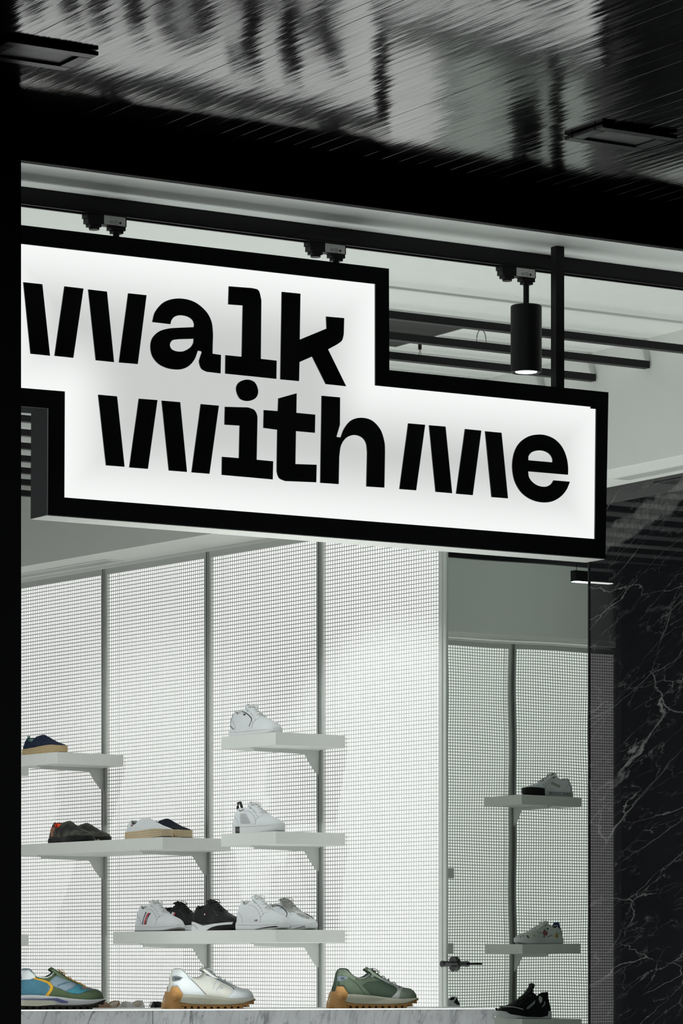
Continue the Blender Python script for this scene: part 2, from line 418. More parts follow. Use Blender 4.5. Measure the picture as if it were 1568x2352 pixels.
# ------------------------------------------------------------------ shelves
SD, SHT = .338, .0485
def bracket_mesh():
    b = MB()
    b.prism([(.0066,-.0),(.31,-.0),(.31,-.013),(.080,-.016),(.069,-.022),(.051,-.050),(.022,-.085),(.012,-.091),(.0066,-.092)], 0, -.002, .002)
    b.box((-.013,.012,-.003),(.013,.318,0))
    me = b.mesh('bracket', mSteel)
    return me
brm = bracket_mesh()
scm = MB().cyl((0,0,-.0015), .004, .0015, n=10).mesh('screw', mSlot)
def shelf(origin, rz, ln, z, label, brackets):
    """origin: wall point at the middle; x along wall, +y out"""
    t = thing('display_shelf', label, 'shelf', Vector((origin.x,origin.y,EYE+z-SHT)), rz, 'white bracketed display shelves')
    MB().box((-ln/2,.0125,0),(ln/2,SD,SHT), ch=.0012).build('shelf_board', mShelf, t)
    for x in brackets:
        o = bpy.data.objects.new('bracket', brm); add(o, t); o.location = (x,.0,0)
        for yy in (.085,.235):
            q = bpy.data.objects.new('screw', scm); add(q, o); q.location = (.008,yy,-.0035)
    return t
R1, R2, R3, R4 = .869, .498, .130, -.246
HL = .180
def wshelf(s0, s1, z, label):
    mid = (s0+s1)/2
    shelf(Wp(mid,0,0), RZS, s1-s0, z, label, [r-mid for r in RS if s0 < r < s1])
wshelf(-HL, HL, R1, 'short white shelf carrying the topmost white sneaker')
wshelf(-HL, HL, R2, 'short white shelf under the white sneaker with black heel loop')
wshelf(-HL, .762+HL, R3, 'long white shelf carrying five black and white sneakers')
wshelf(1.532-HL+.01, 1.532+HL, R1, 'white shelf under the navy espadrille')
wshelf(.762-HL, 1.532+HL, R2, 'long white shelf carrying the camouflage and white slip-on shoes')
wshelf(2.294-HL, 2.294+HL, R1-.006, 'white shelf end peeking out by the pillar just below the navy espadrille')
wshelf(2.294-HL, 2.294+HL, R3, 'white shelf end peeking out by the pillar above the multicoloured sneaker')
wshelf(.762-HL, 1.532+HL, R4, 'low white shelf behind the marble counter, left')
def bshelf(ac, z, label):
    shelf(G(ac,BW,0), RZB, 2*HL, z-.027, label, [0])
bshelf(RB[0], R1, 'short shelf under the black-toed white sneaker, seen in the mirror door')
bshelf(RB[0], R3, 'short shelf under the graphic print sneaker, seen in the mirror door')
bshelf(RB[0], R4, 'low shelf under the black high sneaker, seen at the mirror door foot')
bshelf(RB[1], R2, 'shelf end cut by the mirror door edge, upper of the two')
bshelf(RB[1], R3, 'shelf end cut by the mirror door edge, above the door handle')
bshelf(RB[1], R4, 'low back wall shelf under the two-tone sneaker')

# ------------------------------------------------------------------ mirror door with lever handle
door = bpy.data.objects.new('door_1', None); COL.objects.link(door); door['kind'] = 'structure'
door.location = G(AR, B_MIR1, FLOOR); door.rotation_euler = (0,0,RZ+math.pi/2)    # local x = +b (away), local y = -a (out of wall)
LM = B_M-B_MIR1; HM = 1.63-FLOOR
mb = MB(); nx, nz_ = 40, 120
for j in range(nz_+1):
    for i in range(nx+1):
        x = LM*i/nx; z = HM*j/nz_
        y = 3.4e-5*math.sin(z*9.5+.8*math.sin(x*5))*math.cos(x*6+1.0)+2.0e-5*math.sin(z*17+x*7)+3.0e-5*math.sin(x*5.2+z*2.1)
        mb.v.append((x,y,z))
for j in range(nz_):
    for i in range(nx):
        a = j*(nx+1)+i; mb.f.append((a,a+1,a+nx+2,a+nx+1)); mb.m.append(0)
me = mb.mesh('mirror_sheet', mMirror); me.polygons.foreach_set('use_smooth',[True]*len(me.polygons))
add(bpy.data.objects.new('mirror_sheet', me), door)
mb = MB(); mb.box((-.0,-.045,0),(LM,-.002,HM)); mb.box((-.006,-.045,0),(0,.004,HM)); mb.box((LM,-.045,0),(LM+.005,.002,HM)); mb.build('door_leaf', mBlackMatte, door)
bh, zh = b_at(1044, AR), 0.0
pH = G(AR, bh); zh = (YH-2214)/F_PX*pH.y
hx = bh-B_MIR1; hz = -FLOOR+zh
h = bpy.data.objects.new('door_handle', None); add(h, door); h.location = (hx, .0, hz)
MB().cyl((0,.001,0), .0275, .008, axis=1, n=32).build('rose', mBlackGloss, h, smooth=True)
MB().cyl((0,.009,0), .0105, .042, axis=1, n=24).build('neck', mBlackGloss, h, smooth=True)
mb = MB(); mb.box((-.098,.049,-.0035),(.012,.056,.0035), ch=.0015); mb.cyl((0,.048,0), .0115, .010, axis=1, n=24); mb.build('lever', mBlackGloss, h, smooth=True)

# ------------------------------------------------------------------ ceiling fins, track, spots
PIN = MB().cyl((0,0,0),.0015,CEIL-1.953,n=6).mesh('suspension_pin', mBlackMetal)
def bar_thing(name, label, cat, a0, a1, b, z0, z1, wd, group, parts=None, mat=None):
    t = thing(name, label, cat, G((a0+a1)/2, b, z0), RZ, group)
    ln = a1-a0
    MB().box((-ln/2,-wd/2,0),(ln/2,wd/2,z1-z0)).build('bar', mat or mBlackMetal, t)
    x = -ln/2+.12
    while x < -ln/2+.5:
        o = bpy.data.objects.new('suspension_pin', PIN); add(o, t); o.location = (x,0,z1-z0); x += .9
    return t
ords = ['first','second','third','fourth','fifth','sixth','seventh','eighth','ninth','tenth','eleventh','twelfth','thirteenth','fourteenth','fifteenth','sixteenth','seventeenth','eighteenth']
for k in range(18):
    b = .963+.296*k
    aR = AR-.262 if b < B_M else AR-.262-.0815*(b-B_M)
    if b > B_M: aR -= .01
    bar_thing('ceiling_fin', 'thin black linear ceiling bar, %s in from the track light rail'%ords[k], 'ceiling bar', AL+.08, aR, b, 1.93, 1.953, .028, 'black linear bars under the ceiling')
BT = .3575
tr = thing('lighting_track', 'black lighting track under the white ceiling above the sign, carrying the spotlights', 'track', G(0,BT,CEIL-.045), RZ)
mb = MB(); a0, a1 = AL+.05, AR-.27
mb.box((a0,-.018,.006),(a1,.018,.0445)); mb.box((a0,-.018,0),(a1,-.010,.006)); mb.box((a0,.010,0),(a1,.018,.006)); mb.box((a0,-.020,.006),(a1,-.018,.009))
mb.build('track_channel', mBlackMetal, tr)
mSticker = M('white_sticker', (.85,.85,.84), .5, noise=.1, scale=90)
mInk = M('dark_print', (.03,.03,.03), .6, noise=.1)
def text_mesh(txt, size, extrude=.0002):
    c = bpy.data.curves.new('t', 'FONT'); c.body = txt; c.size = size; c.extrude = extrude; c.align_x = 'CENTER'; c.align_y = 'CENTER'; c.resolution_u = 2
    o = bpy.data.objects.new('t', c); COL.objects.link(o)
    dg = bpy.context.evaluated_depsgraph_get(); me = bpy.data.meshes.new_from_object(o.evaluated_get(dg)); bpy.data.objects.remove(o); bpy.data.curves.remove(c)
    return me
ce = text_mesh('CE ⊕ ●', .009)
def spot(px_c, label, lamp_mat, rot=None):
    a = a_at(px_c, BT)
    t = thing('track_spotlight', label, 'spotlight', G(a,BT,CEIL-.045), RZ, 'cylinder spotlights on the lighting track')
    mb = MB()
    mb.box((-.085,-.015,-.026),(.030,.015,.004), ch=.001); mb.box((-.078,-.013,-.034),(-.045,.013,-.026)); mb.cyl((-.060,0,-.040),.014,.007,n=16)
    mb.box((-.016,-.013,-.036),(.028,.013,-.026)); mb.box((-.008,-.011,-.044),(.022,.011,-.036)); mb.box((-.088,-.016,-.012),(-.083,.016,.0))
    mb.build('track_adapter', mBlackMetal, t)
    st = MB().box((-.038,-.0156,-.025),(.026,-.0151,-.001)).build('sticker', mSticker, t)
    o = bpy.data.objects.new('print_mark', ce); ce.materials.clear(); ce.materials.append(mInk); add(o, st); o.location = (-.004,-.0158,-.018); o.rotation_euler = (math.pi/2,0,0)
    for k in range(3):
        pass
    MB().cyl((.006,0,-.106),.0085,.066,n=16).build('stem', mBlackMetal, t, smooth=True)
    head = MB(); n = 40; cz = -.104; R = .0445; H = .190; b0 = 0
    prof = [(0,cz),(R-.002,cz),(R,cz-.002),(R,cz-H),(R-.002,cz-H-.001),(R-.006,cz-H-.001),(.031,cz-H+.003)]
    for r, z in prof:
        for i in range(n): q = 2*math.pi*i/n; head.v.append((.006+r*math.cos(q), r*math.sin(q), z))
    for j in range(len(prof)-1):
        for i in range(n):
            k = (i+1)%n; head.f.append((j*n+i,j*n+k,(j+1)*n+k,(j+1)*n+i)); head.m.append(0)
    head.build('lamp_body', mBlackMetal, t, smooth=True)
    MB().cyl((.006,0,cz-H+.0005),.031,.002,n=32).build('lens', lamp_mat, t)
    mb = MB(); prof = [(R-.0052,cz-H+.002),(R-.0052,cz-H+.005)]
    for r, z in prof:
        for i in range(n): q = 2*math.pi*i/n; mb.v.append((.006+r*math.cos(q), r*math.sin(q), z))
    return t, a, cz-H
sp1 = spot(262-0, 'cylinder spotlight hidden behind the sign, leftmost on the track', mLamp)
sp2 = spot(767-0, 'cylinder spotlight hidden behind the sign, under the middle track adapter', mLamp)
sp3 = spot(1204, 'black cylinder spotlight hanging right of the sign step, lens lit', mLamp)
def spot_light(a, b, z, target, watt, ang, blend=.25, name='spot_lamp'):
    ld = bpy.data.lights.new(name, 'SPOT'); ld.energy = watt; ld.spot_size = math.radians(ang); ld.spot_blend = blend; ld.shadow_soft_size = .03; ld.color = (.97,1,1)
    o = bpy.data.objects.new(name, ld); COL.objects.link(o); o.location = G(a,b,z)
    d = Vector(target)-o.location; o.rotation_euler = d.to_track_quat('-Z','Y').to_euler(); return o
zL = CEIL-.045-.104-.190-.004
for (t, a, _z), wt in zip((sp1, sp2, sp3), (1.15, .5, .25)):
    spot_light(a, BT, zL, G(a, 1.35, -.2), SPOT_W*wt, 75, blend=.8, name='spot_lamp')
# spot further in, aimed at the panel left of the mirror door
def wall_spot(s_, d_, z_, ts, tz, watt, ang, blend=.3):
    p = Wp(s_, d_, z_); a_, b_ = toG(p.x, p.y); spot_light(a_, b_, z_, Wp(ts, 0, tz), watt, ang, blend)
wall_spot(-.44, 1.5, 1.80, -.45, .15, 62, 62, .4)
wall_spot(.9, 1.7, 1.80, 1.2, .0, 62, 74, .8)
spot_light(-.75, 5.5, 1.72, G(-.78, 6.57, 1.80), 7, 120, 1.0)

# pendant linear light in front of the back wall (seen in the mirror)
t = thing('linear_pendant', 'black linear pendant lamp with white glowing underside, seen in the mirror door', 'pendant lamp', G(-.42,5.55,1.80), RZ)
MB().box((-.11,-.02,0),(.11,.02,.05)).build('lamp_housing', mBlackMetal, t)
MB().box((-.107,-.017,-.003),(.107,.017,0)).build('diffuser', mPend, t)
for x_ in (.09,-.09): MB().cyl((x_,0,.05),.0015,CEIL-1.852,n=6).build('cable', mBlackMetal, t)

# wires and pull cord under the ceiling between the bars
mb = MB(); cx_, cz_ = a_at(1097,1.45), 1.985
pts = [(math.cos(q)*.018, 0, -.028+math.sin(q)*.034) for q in [math.pi*2*i/22+math.pi/2+.25 for i in range(21)]]
mb.tube(pts, .0012, n=6)
o = mb.build('cable_loop', mBlackMetal, None, smooth=True); o.location = G(cx_,1.43,CEIL-.004-.0); o.rotation_euler = (0,0,RZ)
tag(o, 'thin black cable loop hanging from the ceiling left of the spotlight', 'cable')
a_s, b_s = a_at(964,1.70), 1.70
zt_ = (YH-797)/F_PX*G(a_s,b_s).y
t = thing('hanging_socket', 'small black socket with two dangling wires below the ceiling bars', 'socket', G(a_s,b_s,zt_), RZ)
MB().cyl((0,0,-.008),.006,.018,n=16).build('socket_body', mBlackMetal, t, smooth=True)
MB().tube([(0,0,.008),(0,0,CEIL-zt_)],.0012,n=6).build('cord', mBlackMetal, t)
MB().tube([(-.001,0,-.008),(-.004,0,-.025),(-.005,0,-.045)],.0008).tube([(.001,0,-.008),(.004,0,-.025),(.005,0,-.045)],.0008).build('wire', mBlackMetal, t)
# thin dark sheet under the ceiling, coloured as the shade inside a recess
q1 = toG(.374,11.24); q2 = toG(.159,11.55)
ar = (q1[0]+q2[0])/2
mHatch = M('recess_shade', (.02,.022,.02), .8, noise=.2)
mb = MB(); mb.box((-1.0,-.0,-.004),(0,.50,.0))
o = struct('trim_6', mb, mHatch); o.location = G(ar, q1[1]-.14, CEIL-.0005); o.rotation_euler = (0,0,RZ)
mb = MB(); mb.box((0,0,-.006),(.006,.50,0)); o = struct('trim_7', mb, mSoffit); o.location = G(ar, q1[1]-.14, CEIL-.0005); o.rotation_euler = (0,0,RZ)

# linear air grilles in the soffits
def grille(origin, rz, ln, wd, label, flip=1):
    t = thing('air_grille', label, 'air grille', origin, rz, 'linear air grilles in the dropped ceiling edge')
    mb = MB(); f = .012
    mb.box((0,0,-.004),(ln,f,0)); mb.box((0,wd-f,-.004),(ln,wd,0)); mb.box((0,f,-.004),(f,wd-f,0)); mb.box((ln-f,f,-.004),(ln,wd-f,0))
    mb.build('grille_frame', mSoffit, t)
    MB().box((f,f,-.0008),(ln-f,wd-f,-.0002)).build('dark_slot', mSlot, t)
    n = 5; pitch = (wd-2*f)/n
    for i in range(n):
        y = f+pitch*(i+.5); MB().box((f,y-pitch*.32,-.0035),(ln-f,y+pitch*.32,-.001)).build('slat', mSteel, t)
    return t
g = grille(Wp(1.33,.035,1.67), RZS, 1.6, .09, 'linear air grille above the perforated panels, upper left')
g = grille(G(AR-.06, 1.62, 1.63), RZ-math.pi/2+math.pi, .0001, .0001, 'x') if False else None
b1 = toG(*[(1437-784)/F_PX*11.802, 11.802])[1]
g = grille(G(AR-.05, b1+.02, 1.63), RZ-math.pi/2, b1-.25, -.085 if False else .09, 'linear air grille above the black marble wall')
g.location = G(AR-.05-.09, b1+.02, 1.63)

# canopy downlights
def downlight(X, Y, label):
    a, b = toG(X, Y)
    t = thing('recessed_downlight', label, 'downlight', G(a,b,HC-.002), RZ, 'recessed downlights in the canopy')
    mb = MB(); w2, d2, f = .116, .083, .034
    mb.box((-w2,-d2,-.010),(w2,-d2+f,.0), ch=.002); mb.box((-w2,d2-f,-.010),(w2,d2,.0), ch=.002); mb.box((-w2,-d2+f,-.010),(-w2+f,d2-f,.0), ch=.002); mb.box((w2-f,-d2+f,-.010),(w2,d2-f,.0), ch=.002)
    mb.build('trim_ring', mBlackGloss, t)
    MB().box((-w2+f,-d2+f,-.004),(w2-f,d2-f,-.001)).build('glass_lens', mLens, t)
downlight(.703, 8.859, 'unlit rectangular downlight in the glossy black canopy, right side')
downlight(-.6965, 8.049, 'unlit rectangular downlight in the glossy black canopy, upper left by the pillar')

# ------------------------------------------------------------------ the sign
BS = .184
def outline(pts, seg=6):
    out = []; n = len(pts)
    P = [Vector((p[0], p[1])) for p in pts]; sm = [len(p) > 2 for p in pts]
    for i in range(n):
        j = (i+1) % n; p, q = P[i], P[j]
        if not sm[i] and not sm[j]: out.append(p); continue
        m0 = (q-P[i-1])*.5 if sm[i] else (q-p)
        m1 = (P[(j+1) % n]-p)*.5 if sm[j] else (q-p)
        if sm[i] and not sm[(i-1)]: pass
        for k in range(seg):
            t = k/seg; t2, t3 = t*t, t*t*t
            out.append(p*(2*t3-3*t2+1)+m0*(t3-2*t2+t)+q*(-2*t3+3*t2)+m1*(t3-t2))
    return out
def curve_mesh(loops, ext):
    c = bpy.data.curves.new('c', 'CURVE'); c.dimensions = '2D'; c.fill_mode = 'BOTH'; c.extrude = ext
    for lp in loops:
        s = c.splines.new('POLY'); s.points.add(len(lp)-1)
        for i, p in enumerate(lp): s.points[i].co = (p[0], p[1], 0, 1)
        s.use_cyclic_u = True
    o = bpy.data.objects.new('c', c); COL.objects.link(o)
    dg = bpy.context.evaluated_depsgraph_get(); me = bpy.data.meshes.new_from_object(o.evaluated_get(dg)); bpy.data.objects.remove(o); bpy.data.curves.remove(c)
    return me
sign = thing('shop_sign', 'backlit stepped white sign with black letters reading walk with me in a black box', 'sign', G(0,BS,0), RZ)
def sg(px, py): a, z = on_b(px, py, BS); return Vector((a, z))
def sign_part(name, loops_px, y0, y1, mat):
    loops = [[sg(*p) for p in lp] for lp in loops_px]
    me = curve_mesh(loops, (y1-y0)/2); me.materials.clear(); me.materials.append(mat)
    o = bpy.data.objects.new(name, me); add(o, sign); o.rotation_euler = (math.pi/2,0,0); o.location = (0,(y0+y1)/2,0); return o
outer = [(-25,508),(893,617),(894,850),(1397,901),(1390,1283),(110,1182),(111,938),(-25,927)]
inner = [(15,556),(862,652),(862,885),(1357,934),(1357,938),(1369,939),(1366,1238),(148,1142.5),(149,899),(15,888)]
mSignBlack = M('sign_black_gloss', (.0055,.0055,.007), .24, noise=.15, scale=10)
mUnder = M('pale_underside', (.50,.51,.48), .5, noise=.04, scale=20)
mSignSide = M('sign_side_paint', (.010,.0105,.012), .6, spec=.15, noise=.1, scale=10)
sign_part('sign_frame', [outer, inner], 0, .006, mSignBlack)
sign_part('sign_box', [outer, inner], .0061, .098, mSignSide)
und = [(110,1182),(1390,1283),(1390,1284.6),(110,1183.6)]
sign_part('underside_strip', [und], .004, .098, mUnder)
back = [(x, y) for x, y in [(-18,514),(887,623),(888,856),(1391,907),(1384,1277),(116,1176),(117,932),(-18,921)]]
sign_part('back_plate', [back], .0985, .0995, mSignSide)
# luminous face: brighter along its rim where the LED strips sit
def lit_mesh():
    lp = [sg(*p) for p in inner]
    bm = bmesh.new(); vs = [bm.verts.new((p.x, 0, p.y)) for p in lp]; bm.faces.new(vs)
    x0 = min(p.x for p in lp); x1 = max(p.x for p in lp); z0 = min(p.y for p in lp); z1 = max(p.y for p in lp)
    x = x0+.02
    while x < x1: bmesh.ops.bisect_plane(bm, geom=list(bm.verts)+list(bm.edges)+list(bm.faces), plane_co=(x,0,0), plane_no=(1,0,0)); x += .02
    z = z0+.02
    while z < z1: bmesh.ops.bisect_plane(bm, geom=list(bm.verts)+list(bm.edges)+list(bm.faces), plane_co=(0,0,z), plane_no=(0,0,1)); z += .02
    bmesh.ops.triangulate(bm, faces=[f for f in bm.faces if len(f.verts) > 4])
    me = bpy.data.meshes.new('lit_panel'); bm.to_mesh(me); bm.free()
    at = me.attributes.new('rim', 'FLOAT', 'POINT')
    def dist(p):
        d = 9
        for i in range(len(lp)):
            a, b = lp[i], lp[(i+1)%len(lp)]; ab = b-a
            t = max(0, min(1, (p-a).dot(ab)/ab.length_squared)); d = min(d, (p-(a+ab*t)).length)
        return d
    for i, v in enumerate(me.vertices): at.data[i].value = dist(Vector((v.co.x, v.co.z)))
    return me
mLit = bpy.data.materials.new('sign_diffuser'); mLit.use_nodes = True; nt = mLit.node_tree; nt.nodes.clear()
at = nt.nodes.new('ShaderNodeAttribute'); at.attribute_name = 'rim'
mr = nt.nodes.new('ShaderNodeMapRange'); mr.interpolation_type = 'SMOOTHERSTEP'; mr.inputs['From Min'].default_value = -.05; mr.inputs['From Max'].default_value = .24; mr.inputs['To Min'].default_value = 1.02*SIGN_E; mr.inputs['To Max'].default_value = .64*SIGN_E
em = nt.nodes.new('ShaderNodeEmission'); em.inputs[0].default_value = (.985,1,.99,1); oo = nt.nodes.new('ShaderNodeOutputMaterial')
nt.links.new(at.outputs['Fac'], mr.inputs[0]); nt.links.new(mr.outputs[0], em.inputs[1]); nt.links.new(em.outputs[0], oo.inputs[0])
me = lit_mesh(); me.materials.append(mLit); o = bpy.data.objects.new('lit_panel', me); add(o, sign); o.location = (0,.0045,0)
def px(o0, sc, pts): return [(o0[0]+p[0]/sc, o0[1]+p[1]/sc)+tuple(p[2:]) for p in pts]
def sm(*pts): return [(*p, 1) for p in pts]
A7 = ((330,640),7.84)
letters = {}
letters['w1'] = [px((0,380),3.136,q) for q in ([(170,840),(307,855),(362,1370),(222,1355)],[(466,870),(603,886),(530,1385),(395,1370)],[(637,892),(772,908),(823,1416),(692,1402)],[(925,920),(1057,934),(994,1430),(859,1418)])]
letters['a'] = [px(*A7,[(160,778)]+sm((215,590),(380,415),(630,355),(900,410),(1110,570),(1220,760),(1250,980))+[(1247,1150),(1243,1350),(1395,1372),(1388,1705),(1140,1675)]+sm((1045,1620),(1003,1500))+[(1018,1420),(1052,1325),(1040,1304),(978,1295)]+sm((920,1450),(830,1560),(720,1620),(600,1635),(430,1610),(270,1530),(160,1390),(127,1220),(160,1070),(280,950),(450,897))+[(640,882),(905,872)]+sm((912,820),(880,740),(790,680),(660,658),(560,685),(505,745))+[(485,818)]),
    px(*A7,[(905,1080),(640,1088)]+sm((520,1110),(475,1190),(510,1270),(600,1308),(720,1305),(840,1240),(895,1160)))]
K = ((500,640),4.9)
letters['l'] = [px(*K,[(127,85),(390,105)]+sm((462,132))+[(493,240),(487,902),(665,922),(662,1127),(88,1067),(90,860),(273,878),(285,300),(122,288)])]
letters['k'] = [px(*K,[(723,147),(933,168),(925,685),(1228,560),(1222,425),(1425,443),(1420,625)]+sm((1400,695))+[(1345,740),(1243,795),(1447,1210),(1218,1185),(1065,875),(922,938),(917,1152),(708,1132)])]
W2 = ((220,860),5.227)
letters['w2'] = [px(*W2,q) for q in ([(32,242),(258,262),(348,1108),(126,1090)],[(520,290),(743,307),(628,1133),(406,1115)],[(794,313),(1016,332),(1097,1170),(880,1152)],[(1263,355),(1480,374),(1367,1192),(1153,1174)])]
I2 = ((490,860),6.272)
letters['i'] = [px(*I2,sm((488,73),(600,115),(648,240),(610,340),(500,382),(385,345),(332,215),(370,115))), px(*I2,[(170,465),(500,474)]+sm((590,510),(632,585))+[(637,660),(626,1228),(864,1250),(858,1512),(125,1445),(128,1185),(372,1205),(383,735),(165,722)])]
letters['t'] = [px(*I2,[(940,343),(1202,270),(1198,552),(1470,578),(1465,840),(1192,815),(1184,1290),(1490,1300),(1485,1553),(1040,1535)]+sm((955,1495),(920,1410))+[(917,1330),(925,795),(725,768),(730,512),(932,527)])]
H2 = ((700,880),7.127)
letters['h'] = [px(*H2,[(280,205),(580,232),(577,680),(520,878),(590,888)]+sm((650,740),(760,610),(920,565),(1100,610),(1240,760),(1305,960))+[(1315,1120),(1305,1710),(1012,1690),(1025,1130)]+sm((1005,980),(935,885),(810,848),(680,895),(595,1020))+[(566,1200),(557,1652),(258,1630)])]
M2 = ((900,950),5.407)
letters['m'] = [px(*M2,q) for q in ([(205,120),(415,138),(303,952),(97,935)],[(464,143),(668,160),(750,988),(545,970)],[(910,190),(1112,210),(1006,1012),(800,993)],[(1160,218),(1363,237),(1443,1052),(1240,1035)])]
E2 = ((1160,980),9.224)
letters['e'] = [px(*E2,[(1335,1018)]+sm((1335,850),(1300,640),(1210,430),(1060,270),(880,185),(700,165),(500,205),(320,330),(210,510),(160,740),(165,960),(215,1170),(330,1370),(480,1500),(660,1580),(850,1605),(1020,1575),(1180,1480),(1300,1340))+[(1375,1165),(1030,1135)]+sm((980,1210),(900,1260),(800,1270),(680,1240),(570,1160),(505,1060))+[(490,945)]),
    px(*E2,[(495,710)]+sm((500,620),(570,540),(700,503),(830,515),(940,575),(1000,665))+[(1010,755)])]
mLetter = M('letter_vinyl', (.006,.0062,.008), .2, noise=.15, scale=10)
for k, lps in letters.items():
    sign_part('letter', [[tuple(p) for p in outline(lp)] for lp in lps], .001, .0042, mLetter)
# hanger rods
for pxc in (1281, -10):
    a = a_at(pxc, BS+.05); zt = on_b(pxc, 890 if pxc > 0 else 515, BS)[1]
    MB().box((a-.0155,.037,zt-.01),(a+.0125,.063,CEIL)).build('hanger_rod', mBlackMetal, sign)

# ------------------------------------------------------------------ marble counter in the window
CA = math.radians(90-73)                       # its front runs at 73 degrees from the view axis
CD = Vector((math.cos(CA), math.sin(CA))); CN = Vector((-CD.y, CD.x)); CO = Vector((0, 10.8))
CZ = -(2316.5-YH)/F_PX*10.8
def Cp(u, d, z=0): p = CO+CD*u+CN*d; return Vector((p.x,p.y,EYE+z))
def u_at(pxx, d):
    k = (pxx-CX)/F_PX; q = CO+CN*d; return (k*q.y-q.x)/(CD.x-k*CD.y)
mMarbleW = marble('white_grey_marble', (.225,.23,.235), (.045,.045,.05), .35,
    [(7,.10,.035,1,(0,.22,0),(.6,1,3.2)), (14,.08,.06,.9,(0,.16,0),(.55,1,2.8)), (34,.06,.09,.7,(0,.2,0),(.6,1,2.2))], spec=.3)
ct = thing('marble_counter', 'pale veined marble display counter along the bottom holding three running shoes', 'counter', Cp(0,0,FLOOR), CA)
HCN = CZ-FLOOR; DEP = .36
uR = u_at(1137,0); js = [uR, u_at(351,0), u_at(351,0)-.95]
for i in range(len(js)-1):
    x1, x0 = js[i]-.0008, js[i+1]+.0008
    MB().box((x0,0,0),(x1,.02,HCN-.004), ch=.0008).build('front_slab', mMarbleW, ct)
mWhiteTop = M('white_counter_top', (.72,.72,.71), .35, noise=.03)
MB().box((js[-1],.0,HCN-.004),(uR,DEP,HCN)).build('counter_top', mWhiteTop, ct)
MB().box((js[-1],.02,0),(uR-.021,DEP,HCN-.004)).build('counter_body', mShelf, ct)
MB().box((uR-.020,.021,0),(uR,DEP,HCN-.004)).build('end_slab', mMarbleW, ct)

